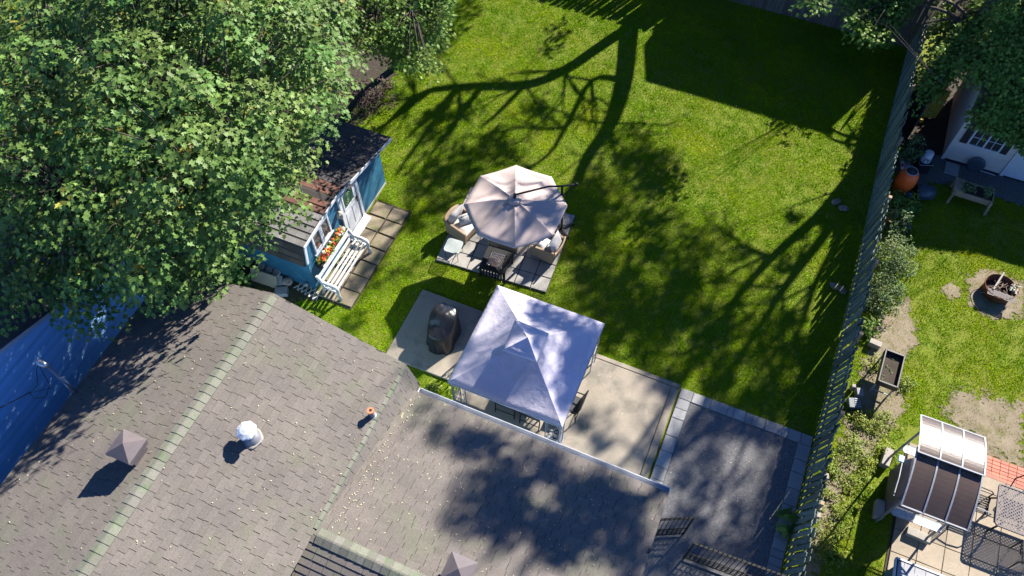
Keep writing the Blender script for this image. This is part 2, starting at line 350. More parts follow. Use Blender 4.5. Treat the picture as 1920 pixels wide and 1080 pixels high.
# white fascia and rake boards
mb = MB()
for (x0, z0, x1, z1) in ((RX, RZ, EXR, EZ), (RX, RZ, EXL, EZ)):
    mb.bar((x0, GY + .014, z0 - .09), (x1, GY + .014, z1 - .09), .02, .14, (0, 1, 0)) if False else mb.prism([(x0, GY - .06, z0 - .12), (x1, GY - .06, z1 - .12), (x1, GY - .06, z1 - .25), (x0, GY - .06, z0 - .25)], (0, .022, 0))
mb.build('rake_board', 'white', house)
mb = MB(); mb.prism([(BX1 - .06, BR0, BZ - .12), (BX1 - .06, BY, BE - .12), (BX1 - .06, BY, BE - .25), (BX1 - .06, BR0, BZ - .25)], (.02, 0, 0)); mb.build('rake_board', 'white', house)
# gutter along the addition's eave
mb = MB(); y0 = BY - .005
prof = [(0, .0), (0, -.10), (.02, -.115), (.10, -.115), (.125, -.085), (.135, .005), (.12, .005), (.11, -.075), (.095, -.10), (.022, -.10), (.012, -.09), (.012, .0)]
mb.prism([(-5.22, y0 + a, BE - .005 + b) for a, b in prof], (BX1 + 5.22 - .01, 0, 0)); mb.build('gutter', 'gutter', house)
mb = MB(); mb.box(-5.22, -5.20, y0 + .001, y0 + .134, BE - .118, BE - .004); mb.build('gutter_end', 'gutter', house); mb = MB(); mb.box(BX1 - .02, BX1 + .004, y0 + .001, y0 + .134, BE - .118, BE - .004); mb.build('gutter_end', 'gutter', house)

EXPO, TABW = .155, .31
def shingle_mesh(wd, t=.016, ln=None):
    ln = ln or EXPO + .02; a = wd / 2 - .004
    vs = [(-a, 0, 0), (a, 0, 0), (a, ln, -.001), (-a, ln, -.001), (-a + .002, 0.002, t), (a - .002, .002, t), (a, ln, .003), (-a, ln, .003)]
    return vs, [(0, 1, 5, 4), (4, 5, 6, 7), (3, 2, 1, 0), (0, 4, 7, 3), (1, 2, 6, 5), (2, 3, 7, 6)]
def field(o, u, v, ul, vl, parent, out, tabw=TABW, t=.017, expo=EXPO, skip=None, tint=(1, 1, 1)):
    """shingles over a slope: o lower-left corner, u along the eave, v up the slope"""
    u, v = Vector(u).normalized(), Vector(v).normalized(); nn = u.cross(v)
    if nn.z < 0: nn = -nn
    R = Matrix((u, v, nn)).transposed().to_4x4()
    nc = int(round(vl / expo)); ex = vl / nc
    for j in range(nc):
        x = -random.choice((.0, .31, .5, .72)) * tabw - U(0, .04)
        while x < ul:
            wd = tabw * random.choice((.8, .95, 1, 1, 1.1, 1.25)); a, b = max(x, 0), min(x + wd, ul); x += wd
            if b - a < .06: continue
            c = Vector(o) + u * (a + b) / 2 + v * (j * ex - .006)
            if skip and skip(c): continue
            out.append((parent, Matrix.Translation(c + nn * U(0, .002)) @ R @ Matrix.Rotation(U(-.004, .004), 4, 'Z'), b - a, t, tint))
SH = []
run = math.hypot(RX - EXR, RZ - EZ); vr = Vector((RX - EXR, 0, RZ - EZ)).normalized()
field((EXR, YB, EZ), (0, 1, 0), vr, GY - YB, run, roofm, SH)
vl_ = Vector((RX - EXL, 0, RZ - EZ)); field((EXL, YB, EZ), (0, 1, 0), vl_, GY - YB, vl_.length, roofl, SH)
vb = Vector((0, BR0 - BY, BZ - BE)); field((-5.62, BY, BE), (1, 0, 0), vb, BX1 + 5.62, vb.length, roofb, SH, skip=lambda c: c.x < SKX - .12 - (c.z - SKZ) * .3)
vf = Vector((0, BR0 + 1.4, BZ - FZ)); field((-5.62, -1.4, FZ), (1, 0, 0), vf, BX1 + 5.62, vf.length, rooff, SH, t=.022)
vs_ = Vector((EXR + .01 - SKX, 0, EZ - SKZ)); field((SKX, BR0 - .1, SKZ), (0, 1, 0), vs_, GY - .02 - BR0 + .1, vs_.length, roofs, SH, skip=lambda c: c.z < BE - .08 + (BZ - BE) * max(0, BY - c.y) / (BY - BR0) - .05)
def emit_shingles(SH, limit, m, name='shingle'):
    """the ones that show largest are objects, the rest one joined part per slope"""
    def key(s):
        p = s[1].translation; return (p - CP).length if infr(p, -8) else 1e6 + (p - CP).length
    order = sorted(range(len(SH)), key=lambda i: key(SH[i])); big = set(order[:limit]); cache = {}; rest = {}
    for i, (par, mw, wd, t, tint) in enumerate(SH):
        if i in big:
            k = (round(wd, 2), t, tint)
            if k not in cache: cache[k] = MB().add(*shingle_mesh(*k[:2]), tint).mesh(name)
            link(name, cache[k], m, par, mw)
        else:
            p = mw.translation
            if (p - CP).length > 45: continue
            c = U(.93, 1.07); vs, fs = shingle_mesh(wd, t)
            rest.setdefault(par.name, (par, MB()))[1].add([mw @ Vector(q) for q in vs], fs, tuple(c * q for q in tint))
    for par, mb in rest.values(): tag(mb.build(name + '_field', m, par), kind='stuff')
emit_shingles(SH, 300, 'shingle')
# ridge caps
def caps(a, b, d1, d2, wd, step, parent, m='ridgecap', up=(0, 0, 1)):
    a, b = Vector(a), Vector(b); d = (b - a); L_ = d.length; d.normalize(); k = int(L_ / step); d1, d2 = Vector(d1).normalized() * wd, Vector(d2).normalized() * wd
    up = Vector(up); ln = step + .03
    def cap():
        j = U(-.006, .006); P = []
        for s_, h in ((0, .026), (ln, .012)):
            for e in (d1, d1 * .12, d2 * .12, d2): P.append(d * s_ + e * (1 + j) + up * (h + (.012 if e.length < wd * .5 else 0)))
        for s_ in (0, ln):
            for e in (d1, d1 * .12, d2 * .12, d2): P.append(d * s_ + e * (1 + j) + up * (.002 if s_ else .004))
        F = [(0, 1, 5, 4), (1, 2, 6, 5), (2, 3, 7, 6), (8, 9, 1, 0), (9, 10, 2, 1), (10, 11, 3, 2), (0, 4, 12, 8), (3, 11, 15, 7), (4, 5, 13, 12), (5, 6, 14, 13), (6, 7, 15, 14)]
        return MB().add(P, F).mesh('ridge_cap')
    ms = [cap() for _ in range(5)]
    for i in range(k + 1): link('ridge_cap', random.choice(ms), m, parent, Matrix.Translation(a + d * (i * step) + up * .012))
caps((RX, -1.5, RZ), (RX, GY - .2, RZ), Vector((EXR - RX, 0, EZ - RZ)), Vector((EXL - RX, 0, EZ - RZ)), .165, .2, roofm)
caps((-5.45, BR0, BZ), (BX1 - .18, BR0, BZ), vb * -1, vf * -1, .17, .19, roofb)
caps((EXR + .01, BR0 + .1, EZ - .012), (EXR + .01, GY - .2, EZ - .012), vr * -1 * -1, vs_ * -1, .07, .2, roofs, up=(.3, 0, .95))
# roof furniture


def box_vent(c, zr, sc=1.0):
    x, y = c; zt = zr + .52 * sc; h = .20 * sc
    mb = MB(); mb.box(x - h, x + h, y - h, y + h, zr - .25, zt - .16); v = mb.build('roof_vent', 'vent', house)
    mb = MB(); mb.box(x - .34 * sc, x + .34 * sc, y - .36 * sc, y + .36 * sc, zr - .03, zr + .02) if False else None
    for k in range(3):
        a = .255 * sc + .012 * k; mb = MB(); z0 = zt - .20 + .055 * k
        mb.box(x - a, x + a, y - a, y + a, z0, z0 + .035); mb.build('louvre', 'vent', v)
    a = .29 * sc; mb = MB(); zc = zt - .035
    mb.add([(x - a, y - a, zc), (x + a, y - a, zc), (x + a, y + a, zc), (x - a, y + a, zc), (x - a, y - a, zc + .03), (x + a, y - a, zc + .03), (x + a, y + a, zc + .03), (x - a, y + a, zc + .03), (x, y, zc + .20 * sc)],
           [(3, 2, 1, 0), (0, 1, 5, 4), (1, 2, 6, 5), (2, 3, 7, 6), (3, 0, 4, 7), (4, 5, 8), (5, 6, 8), (6, 7, 8), (7, 4, 8)]); mb.build('cap', 'vent', v)
box_vent((-9.43, 2.42), 3.99); box_vent((-2.42, 3.02), 3.08)
def zmain(x): return RZ - abs(x - RX) * (RZ - EZ) / (RX - EXL if x < RX else EXR - RX)
fx, fy = -7.55, 3.72; fz = zmain(fx)
mb = MB(); mb.lathe([(.22, -.08), (.20, .02), (.13, .14), (.115, .15), (.115, .36)], (fx, fy, fz), 20); fl = mb.build('flue_pipe', 'greymetal', house, smooth=True)
mb = MB(); mb.lathe([(.235, -.09), (.235, .005), (.21, .02)], (fx, fy, fz), 20, fn=lambda a, z: 1 + .05 * math.sin(a * 5)); mb.build('flashing', 'paleblock', fl)
mb = MB(); mb.lathe([(.20, .40), (.215, .41), (.20, .43), (.12, .475), (.04, .49), (.004, .492)], (fx, fy, fz), 24, fn=lambda a, z: 1 + (.05 if z < .44 else 0) * math.sin(a * 8)); mb.lathe([(.13, .33), (.14, .41)], (fx, fy, fz), 16); mb.build('cap', 'capwhite', fl)
px_, py_ = -5.66, 5.36; pz = zmain(px_) - .03
mb = MB(); mb.lathe([(.065, -.05), (.062, .30), (.058, .30)], (px_, py_, pz), 16); vp = mb.build('vent_pipe', 'greymetal', house, smooth=True)
mb = MB(); mb.lathe([(.078, .27), (.078, .325), (.035, .325), (.035, .30)], (px_, py_, pz), 16); mb.build('collar', 'terracotta', vp)
mb = MB(); mb.lathe([(.10, -.03), (.10, .03), (.07, .05)], (px_, py_, pz), 16); mb.build('flashing', 'greymetal', vp)
mb = MB(); mb.lathe([(.034, .29), (.034, .318)], (px_, py_, pz), 12); mb.build('bore', 'black', vp)
# electrical service mast at the left eave
a = Vector((-12.02, 3.22, 3.12)); b = Vector((-12.42, 3.32, 4.05))
mb = MB(); mb.tube([a, b], .035, 10); ms = mb.build('service_mast', 'greymetal', house, smooth=True)
mb = MB(); mb.tube([a + Vector((-.08, .0, .12)), a.lerp(b, .55) + Vector((-.02, .03, 0))], .055, 10); mb.build('mast_sleeve', 'metal', ms, smooth=True)
mb = MB(); mb.tube([b - Vector((0, 0, .02)), b + Vector((-.04, .0, .07)), b + Vector((-.16, -.01, .09)), b + Vector((-.24, -.01, .03))], [.05, .075, .08, .05], 12); mb.build('weatherhead', 'metal', ms, smooth=True)
mb = MB(); mb.tube([a + Vector((.06, -.02, .0)), a + Vector((.1, -.03, .06))], .06, 10); mb.build('mast_boot', 'bluebin', ms)
mb = MB()
h0 = b + Vector((-.22, -.02, .03)); an = Vector((-12.75, 2.75, 3.55))
mb.tube([h0, h0 + Vector((-.02, -.12, -.12)), h0 + Vector((.1, -.36, -.3)), h0 + Vector((.06, -.52, -.35)), an], .009, 5)
mb.tube([h0, h0 + Vector((.1, -.1, -.16)), h0 + Vector((.32, -.25, -.32)), h0 + Vector((.36, -.5, -.45)), h0 + Vector((.15, -.62, -.45)), an], .009, 5)
mb.tube([an + Vector((.45, .3, .05)), an], .007, 5); mb.tube([an, an + Vector((-.9, -1.6, .12)), an + Vector((-2.2, -3.9, .6))], .014, 6); mb.build('service_cable', 'black', ms)
# fallen winged seeds on the roofs
def seeds(name, label, spots):
    V, F, C = [], [], []
    for p, nrm in spots:
        nrm = Vector(nrm); t_ = nrm.orthogonal().normalized(); t_.rotate(Matrix.Rotation(U(0, 6.28), 3, nrm)); q = nrm.cross(t_); l, wd = U(.016, .032), U(.006, .011)
        p = Vector(p) + nrm * .012; b_ = len(V)
        V += [p - t_ * l, p + q * wd + nrm * .006, p + t_ * l + nrm * .004, p - q * wd]; F.append((b_, b_ + 3, b_ + 2, b_ + 1)); c = U(.6, 1.1); C += [(c, c, c * .9)] * 4
    o = link(name, fast_mesh(name, V, F, C), 'petal'); return tag(o, label, 'seeds', kind='stuff')
sp = []
for _ in range(260):
    t = random.random() ** 2.2; y = U(2.6, 6.5); x = SKX + .03 + t * 6.1 if random.random() < .62 else U(-5.2, .9)
    sp.append(((x, y, BZ - (BZ - BE) * (y - BR0) / (BY - BR0) + .012), (0, .17, .985)))
for _ in range(70):
    y = BR0 + random.random() * 3.7; sp.append(((SKX + abs(random.gauss(0, .09)), y, BZ - (BZ - BE) * (y - BR0) / (BY - BR0) + .014), (0, .17, .985)))
seeds('fallen_seeds', 'pale winged seeds scattered along the valley of the low roof', sp)
sp = []
for _ in range(190):
    x, y = U(-12, -5.6), U(-.5, 6.7); sp.append(((x, y, zmain(x) + .014), (.3 if x > RX else -.3, 0, .95)))
seeds('fallen_seeds', 'few pale winged seeds dotted over the main gable roof', sp)
seeds('fallen_seeds', 'sparse pale seeds lying on the asphalt driveway and concrete', [((U(.9, 3.7), U(5, 10), .012), (0, 0, 1)) for _ in range(120)] + [((U(-4.9, .2), U(6.7, 10.2), .042), (0, 0, 1)) for _ in range(60)])

# ================================================================== LEFT NEIGHBOUR HOUSE
nb = thing('neighbour_house', 'pale sided house in shade at the left edge under the maple', 'house', (-18, 0, 0))
WXn = -14.0; rk = lambda y: 3.71 - .327 * (y - 3.36)
mb = MB(); mb.prism([(WXn - .03, 6.9, 0), (WXn - .03, 6.9, rk(6.9) - .06), (WXn - .03, .4, rk(.4) - .06), (WXn - .03, -6.1, rk(6.9) - .06), (WXn - .03, -6.1, 0)], (-8, 0, 0)); mb.build('wall', 'siding_white', nb)
z = .2
while z < 4.5:
    ye = 6.9 if z + .1 < rk(6.9) else .4 + (rk(.4) - z - .13) / .327
    yb = -2.5 if z + .1 < rk(6.9) else max(-2.5, .8 - ye)
    if ye - yb > .3:
        mb = MB(); yt = min(ye, .4 + (rk(.4) - z - .02) / .327); mb.prism([(WXn - .028, 0, z), (WXn + .022, 0, z), (WXn - .012, 0, z + .103), (WXn - .028, 0, z + .103)], (0, 1, 0))
        mb.v = [(vx, yb + vy * (ye - yb), vz) for vx, vy, vz in mb.v]; mb.build('siding_board', 'siding_white', nb)
    z += .118
for s_ in (0, 1):
    f_ = lambda y: y if s_ == 0 else .8 - y
    deck([(WXn + .05, f_(.4), rk(.4)), (WXn - 8.2, f_(.4), rk(.4)), (WXn - 8.2, f_(7.2), rk(7.2)), (WXn + .05, f_(7.2), rk(7.2))], .1).build('roof_slope', 'shed_roof', nb)
mb = MB(); mb.prism([(WXn + .052, .4, rk(.4) - .01), (WXn + .052, 7.2, rk(7.2) - .01), (WXn + .052, 7.2, rk(7.2) - .12), (WXn + .052, .4, rk(.4) - .12)], (.018, 0, 0)); mb.build('rake_board', 'white', nb)
KEEP.append((-30, -13.9, -8, 7))

# ================================================================== BLUE SHED
shed = thing('garden_shed', 'small blue garden shed with white door, twin windows and patchwork shingle roof', 'shed', (-11.3, 11.3, 0))
FX, BKX = -10.1, -12.7
prof = [(9.2, 0), (13.5, 0), (13.5, 1.80), (10.94, 2.14), (9.32, 1.98), (9.2, 1.40)]
mb = MB(); mb.prism([(FX, y, z) for y, z in prof], (BKX - FX, 0, 0)); mb.build('wall', 'shed_blue', shed)
KEEP.append((BKX, FX + .05, 9.15, 13.55))
p0 = [(BKX - .1, 9.10, 1.33), (FX + .03, 9.10, 1.33), (FX + .03, 9.28, 2.04), (BKX - .1, 9.28, 2.04)]
r0 = deck(p0, .04).build('roof_skirt', 'deck', shed)
p1 = [(BKX - .1, 9.28, 2.06), (FX + .04, 9.28, 2.06), (FX + .06, 10.94, 2.22), (BKX - .1, 10.94, 2.22)]
r1 = deck(p1, .05).build('roof_slope', 'deck', shed)
p2 = [(BKX - .1, 10.94, 2.22), (FX + .06, 10.94, 2.22), (-9.80, 13.80, 1.90), (BKX - .1, 13.80, 1.90)]
r2 = deck(p2, .06).build('roof_slope', 'deck', shed)
SS = []
v_ = Vector((0, .18, .71)); field((BKX - .1, 9.10, 1.33), (1, 0, 0), v_, 2.73, v_.length, r0, SS, .5, .014, .24); emit_shingles(SS, 60, 'shed_brown', 'shingle')
v_ = Vector((0, 1.66, .16))
SS = []; field((BKX - .1, 9.28, 2.06), (1, 0, 0), v_, 2.75, 1.12, r1, SS, .27, .012, .22); emit_shingles(SS, 90, 'shed_grey', 'shingle')
SS = []; field(Vector((BKX - .1, 9.28, 2.06)) + v_.normalized() * 1.12, (1, 0, 0), v_, 2.76, .42, r1, SS, .3, .014, .21); emit_shingles(SS, 60, 'shed_rust', 'shingle')
SS = []; v2 = Vector((0, -2.86, .32))
def edge2(c): return c.x > FX + .06 + (c.y - 10.94) / 2.86 * .24 - .05
field((BKX - .1, 13.80, 1.90), (1, 0, 0), v2, 3.0, 2.4, r2, SS, .34, .012, .2, skip=edge2)
emit_shingles(SS, 120, 'shed_roof', 'shingle')
SS = []; field(Vector((BKX - .1, 13.80, 1.90)) + v2.normalized() * 2.4, (1, 0, 0), v2, 2.8, .47, r2, SS, .34, .013, .235, skip=edge2); emit_shingles(SS, 60, 'shed_rust', 'shingle')
def trimbar(a, b, wd, t=.035, name='trim_board', par=None):
    mb = MB(); a, b = Vector(a), Vector(b); d = (b - a).normalized(); q = d.cross(Vector((1, 0, 0))).normalized() * wd / 2
    mb.prism([a - q, b - q, b + q, a + q], (t, 0, 0)); return mb.build(name, 'white', par or shed)
trimbar((FX + .042, 9.21, 1.36), (FX + .042, 9.31, 2.0), .085)
trimbar((FX + .045, 9.28, 2.015), (FX + .062, 10.95, 2.175), .085)
mb = MB(); mb.prism([(FX + .064, 10.94, 2.235), (-9.795, 13.80, 1.915), (-9.795, 13.80, 1.81), (FX + .064, 10.94, 2.12)], (.025, .002, 0)); mb.build('fascia', 'white', shed)
mb = MB(); mb.box(FX + .005, FX + .04, 9.205, 9.27, .02, 1.33); mb.build('corner_board', 'shed_blue', shed)
# windows
for y0, y1 in ((9.72, 10.03), (10.15, 10.47)):
    mb = MB(); z0, z1 = 1.28, 1.93; f = .055
    mb.box(FX + .004, FX + .05, y0 - f, y0, z0 - f, z1 + f); mb.box(FX + .004, FX + .05, y1, y1 + f, z0 - f, z1 + f); mb.box(FX + .005, FX + .048, y0, y1, z0 - f, z0); mb.box(FX + .005, FX + .048, y0, y1, z1, z1 + f)
    wn = mb.build('window', 'white', shed); mb = MB(); mb.box(FX + .006, FX + .02, y0 + .001, y1 - .001, z0 + .001, z1 - .001); mb.build('pane', 'glass', wn)
mb = MB(); mb.box(FX + .003, FX + .07, 9.6, 10.58, 1.17, 1.22); mb.build('window_sill', 'white', shed)
# door
dt = lambda y: 2.12 - .117 * (y - 10.94)
mb = MB(); mb.prism([(FX + .006, 11.2, .14), (FX + .006, 11.98, .14), (FX + .006, 11.98, dt(11.98) - .02), (FX + .006, 11.2, dt(11.2) - .02)], (.03, 0, 0)); dr = mb.build('door', 'white', shed)
mb = MB(); mb.box(FX + .037, FX + .044, 11.30, 11.80, 1.28, 1.88); mb.build('pane', 'greenglass', dr)
mb = MB()
for y0, y1, z0, z1 in ((11.26, 11.30, 1.24, 1.92), (11.80, 11.84, 1.24, 1.92), (11.30, 11.80, 1.24, 1.28), (11.30, 11.80, 1.88, 1.92)): mb.box(FX + .037, FX + .055, y0, y1, z0, z1)
for y0, y1, z0, z1 in ((11.28, 11.52, .32, 1.08), (11.62, 11.88, .32, 1.08)): mb.box(FX + .037, FX + .046, y0, y1, z0, z1)
mb.build('moulding', 'white', dr)
mb = MB()
for k in range(3): mb.tube([(FX + .048, 11.55 + math.cos(t_) * (.20 - .06 * k), 1.58 + math.sin(t_) * (.26 - .08 * k)) for t_ in np.linspace(0, 6.28, 17)], .009, 5, cap=False)
mb.build('leading', 'leafpale', dr)
mb = MB(); mb.box(FX + .037, FX + .055, 11.885, 11.935, .98, 1.2); mb.tube([(FX + .05, 11.91, 1.15), (FX + .1, 11.91, 1.15), (FX + .1, 11.84, 1.14)], .014, 6); mb.tube([(FX + .05, 11.91, 1.03), (FX + .10, 11.91, 1.03)], .022, 8); mb.build('handle', 'black', dr)
for y0 in (11.08, 11.99):
    mb = MB(); mb.prism([(FX + .004, y0, .02), (FX + .004, y0 + .10, .02), (FX + .004, y0 + .10, dt(y0 + .1) - .01), (FX + .004, y0, dt(y0) - .01)], (.06, 0, 0)); mb.build('door_jamb', 'white', shed)
mb = MB(); mb.prism([(FX + .066, 11.08, .02), (FX + .26, 11.08, .02), (FX + .26, 11.08, .05), (FX + .066, 11.08, .17)], (0, 1.01, 0)); mb.build('door_sill', 'white', shed)
mb = MB(); mb.lathe([(.09, 0), (.10, .05), (.10, .17), (.02, .24)], (FX + .10, 10.95, 1.38), 6); mb.build('lantern', 'paleblock', shed)
mb = MB(); mb.box(FX + .003, FX + .03, 9.25, 13.5, .0, .06); mb.build('base_board', 'paleblock', shed)
# flower box on the shed wall
fb = thing('flower_box', 'dark window box full of red, orange and white flowers on the blue shed', 'flower box', (-9.93, 10.2, .78))
mb = MB(); mb.prism([(-10.05, 9.48, .78), (-9.85, 9.48, .78), (-9.79, 9.48, 1.0), (-10.05, 9.48, 1.0)], (0, 1.42, 0)); mb.build('box', 'black', fb)
mb = MB(); mb.box(-9.792, -9.772, 9.47, 10.91, .975, 1.005); mb.build('rim', 'white', fb)
mb = MB(); mb.box(-10.03, -9.82, 9.5, 10.88, .985, 1.004); mb.build('soil', 'soil', fb)
# ---- leaves: templates and clouds
def maple_leaf():
    out = [(0, -.5), (.50, -.38), (.30, -.10), (.62, .18), (.22, .22), (0, .74)]
    pts = out + [(-x, y) for x, y in out[-2:0:-1]]
    V = [(0, 0, -.05)] + [(x, y, -.10 * x * x - .16 * max(0, y) ** 2 + .04 * abs(x)) for x, y in pts]; n_ = len(pts)
    return np.array(V, np.float32), np.array([(0, 1 + (i + 1) % n_, 1 + i) if False else (0, 1 + i, 1 + (i + 1) % n_) for i in range(n_)], np.int32)
def oval_leaf():
    V = [(0, -.6, 0), (.27, -.1, -.03), (0, .7, -.10), (-.27, -.1, -.03)]; return np.array(V, np.float32), np.array([(0, 1, 2), (0, 2, 3)], np.int32)
ML, OL = maple_leaf(), oval_leaf()
def nrmz(a): return a / np.maximum(np.linalg.norm(a, axis=-1, keepdims=True), 1e-6)
def leaf_arrays(P, Nn, Tt, size, tpl, cols):
    tv, tf = tpl; Nn = nrmz(Nn); Tt = nrmz(Tt - Nn * (Tt * Nn).sum(1, keepdims=True)); B = np.cross(Tt, Nn)
    V = P[:, None] + size[:, None, None] * (tv[None, :, 0, None] * B[:, None] + tv[None, :, 1, None] * Tt[:, None] + tv[None, :, 2, None] * Nn[:, None])
    F = tf[None] + (np.arange(len(P)) * len(tv))[:, None, None]
    return V.reshape(-1, 3), F.reshape(-1, 3), np.repeat(cols, len(tv), 0)
def rosettes(cl, nper, size, tpl, rad, droop=.5, up=.9, rnd=.4, tips=None, flat=.12, hue=None, centre=None, outw=0.0):
    """cl (k,3) cluster centres -> leaf arrays"""
    cl = np.asarray(cl, np.float32); k = len(cl); N_ = k * nper; c = np.repeat(cl, nper, 0)
    rr = np.repeat(rad if isinstance(rad, np.ndarray) else np.full(k, rad), nper)
    a = RNG.uniform(0, 2 * np.pi, N_); q = np.sqrt(RNG.uniform(0, 1, N_)); rd = np.stack([np.cos(a), np.sin(a), np.zeros(N_)], 1)
    P = c + rd * (rr * q)[:, None]; P[:, 2] += -droop * rr * q ** 1.6 + RNG.normal(0, 1, N_) * flat * rr
    Nn = np.zeros((N_, 3)); Nn[:, 2] = up; Nn += rd * (.55 * q)[:, None] + RNG.normal(0, rnd, (N_, 3))
    if outw and centre is not None: Nn += nrmz(c - np.asarray(centre)) * outw
    Tt = rd + RNG.normal(0, .35, (N_, 3)); Tt[:, 2] -= .35
    s_ = size * RNG.uniform(.65, 1.2, N_)
    cc = np.repeat(RNG.uniform(.78, 1.22, (k, 1)), nper, 0) * RNG.uniform(.82, 1.18, (N_, 1)); C = np.repeat(cc, 3, 1)
    C[:, 0] *= 1 + np.repeat(RNG.uniform(-.12, .25, k), nper)
    if tips is not None:
        m_ = (q < .28) & (np.repeat(RNG.uniform(0, 1, k) < tips, nper)); C[m_] *= np.array([2.0, 1.15, .9])
    if hue is not None: C *= np.asarray(hue)
    return leaf_arrays(P, Nn, Tt, s_, tpl, C)
def cloud_obj(name, arrs, m, parent=None, mats=None):
    V, F, C, o_ = [], [], [], 0
    for v, f, c in arrs: V.append(v); F.append(f + o_); C.append(c); o_ += len(v)
    V = np.concatenate(V); F = np.concatenate(F); C = np.concatenate(C)
    if parent is not None:
        iv = np.array(WM[parent.name].inverted()); V = V @ iv[:3, :3].T + iv[:3, 3]
    return link(name, fast_mesh(name, V, F, C), m, parent)
cl = np.array([(U(-10.0, -9.84), U(9.53, 10.86), U(1.04, 1.10)) for _ in range(46)]); arr = rosettes(cl, 14, .07, OL, .09, flat=.4)
cloud_obj('foliage', [arr], 'weed', fb)
for nm, colr, cnt in (('red_bloom', (.62, .05, .025), 26), ('orange_bloom', (.75, .17, .03), 16), ('white_bloom', (.75, .74, .70), 20), ('yellow_bloom', (.55, .50, .05), 8)):
    for i in range(cnt // 2):
        y_ = U(9.55, 10.85); c = np.array([(U(-10.0, -9.83), y_, U(1.10, 1.17))]); ar = rosettes(c, 12, .05, OL, .05, flat=.3, up=.8, rnd=.3, hue=colr)
        cloud_obj(nm, [ar], 'flower', fb)
# bench in front of the shed
bn = thing('garden_bench', 'weathered white slatted bench with ornate ends below the flower box', 'bench', (-9.5, 10.05, .05), 0)
for i, xx in enumerate((-9.68, -9.56, -9.44, -9.32)):
    mb = MB(); mb.box(xx - .034, xx + .034, 9.2, 10.92, .44, .465); mb.build('seat_slat', 'white_worn', bn, bev=.005)
for zz, xx in ((.64, -9.75), (.82, -9.81)):
    mb = MB(); mb.prism([(xx, 9.2, zz - .045), (xx + .022, 9.2, zz - .045), (xx - .008, 9.2, zz + .045), (xx - .03, 9.2, zz + .045)], (0, 1.72, 0)); mb.build('back_slat', 'white_worn', bn)
for yy in (9.16, 10.93):
    mb = MB(); cur = [(-9.84, .92), (-9.80, .80), (-9.72, .68), (-9.56, .66), (-9.40, .67), (-9.28, .63), (-9.25, .52), (-9.27, .30), (-9.24, .06)]
    mb.tube([(x_, yy, z_) for x_, z_ in cur], [.045, .05, .05, .05, .055, .055, .05, .042, .05], 10)
    mb.tube([(x_, yy, z_) for x_, z_ in ((-9.74, .70), (-9.72, .45), (-9.80, .06))], .04, 8); mb.tube([(x_, yy, z_) for x_, z_ in ((-9.72, .42), (-9.5, .40), (-9.27, .42))], .035, 8)
    mb.tube([(-9.5 + .09 * math.cos(t_), yy, .545 + .07 * math.sin(t_)) for t_ in np.linspace(0, 6.28, 13)], .018, 6, cap=False); mb.build('bench_end', 'white_worn', bn, smooth=True)
# pavers in front of the shed
path = MB().add([(-9.99, 9.0, .006), (-8.82, 9.0, .006), (-8.82, 12.8, .006), (-9.99, 12.8, .006)], [(0, 1, 2, 3)]).build('shed_path', 'soil'); tag(path, kind='structure'); KEEP.append((-10.0, -8.8, 9.0, 12.75))
y = 9.02
for r_ in range(7):
    h = .53; xs = [-10.0, -9.42, -8.83] if r_ < 6 else [-10.0, -9.42, -8.88]
    for i in range(2):
        me = slabmesh('paver', xs[i + 1] - xs[i] - .045, h - .04, .05, .014, .012); link('paver', me, 'oldpaver', path, T((xs[i] + xs[i + 1]) / 2 + U(-.01, .01), y + h / 2 + U(-.01, .01), .0, U(-.025, .025), U(-.012, .012), U(-.012, .012)))
    y += h
# rubble behind the shed corner
def block(name, label, cat, c, sx, sy, sz, rz, m, rx=0, ry=0, group=None):
    mb = MB(); b_ = .012; mb.box(-sx / 2, sx / 2, -sy / 2, sy / 2, 0, sz); me = mb.mesh(name); o = link(name, me, m, None, T(*c, rz, rx, ry))
    bv = o.modifiers.new('bevel', 'BEVEL'); bv.width = b_; bv.segments = 2; return tag(o, label, cat, group)
for i, (px, py, z, l) in enumerate(((492, 495, .32, 'grey brown block on the slab stack nearest the maple leaves'), (507, 500, .32, 'middle grey brown block on the stack behind the shed'), (521, 505, .30, 'grey brown block at the shed end of the stack'))):
    p = G(px, py, z); block('edging_block', l, 'block', (p.x, p.y, z - .1), .19, .42, .12, .12 + U(-.1, .1), 'stone')
p = G(497, 520, .2); block('concrete_slab', 'tan concrete slab leaning on the block stack behind the shed', 'slab', (p.x, p.y - .12, .0), .85, .06, .46, .05, 'tanpaver', rx=-.35)
block('base_block', 'wide low block carrying the small stack behind the shed', 'block', (G(505, 505).x, G(505, 505).y + .12, 0), .8, .42, .2, .1, 'stone')
p = G(523, 525, .15); block('edging_block', 'tilted grey block between the leaning slab and painted stone', 'block', (p.x, p.y, .02), .2, .3, .16, .5, 'stone', rx=.25)
p = G(527, 545, .15); block('edging_block', 'grey block lying at the roof edge below the painted stone', 'block', (p.x, p.y, .0), .36, .26, .17, .5, 'stone')
p = G(538, 528, .1); ps = thing('painted_stone', 'round white stone painted with a red flower beside the shed', 'stone', (p.x, p.y, 0))
mb = MB(); mb.lathe([(.02, 0), (.13, .02), (.17, .09), (.15, .16), (.08, .20), (.005, .21)], (0, 0, 0), 16, fn=lambda a, z: 1 + .06 * math.sin(2 * a)); mb.build('stone', 'paleblock', ps, local=True, smooth=True)
mb = MB(); [mb.lathe([(.03, .0), (.025, .012)], (.06 + .045 * math.cos(k * 1.25), -.03 + .045 * math.sin(k * 1.25), .175), 8, (1, 1, 1)) for k in range(5)]; mb.build('painted_flower', 'red', ps, local=True)
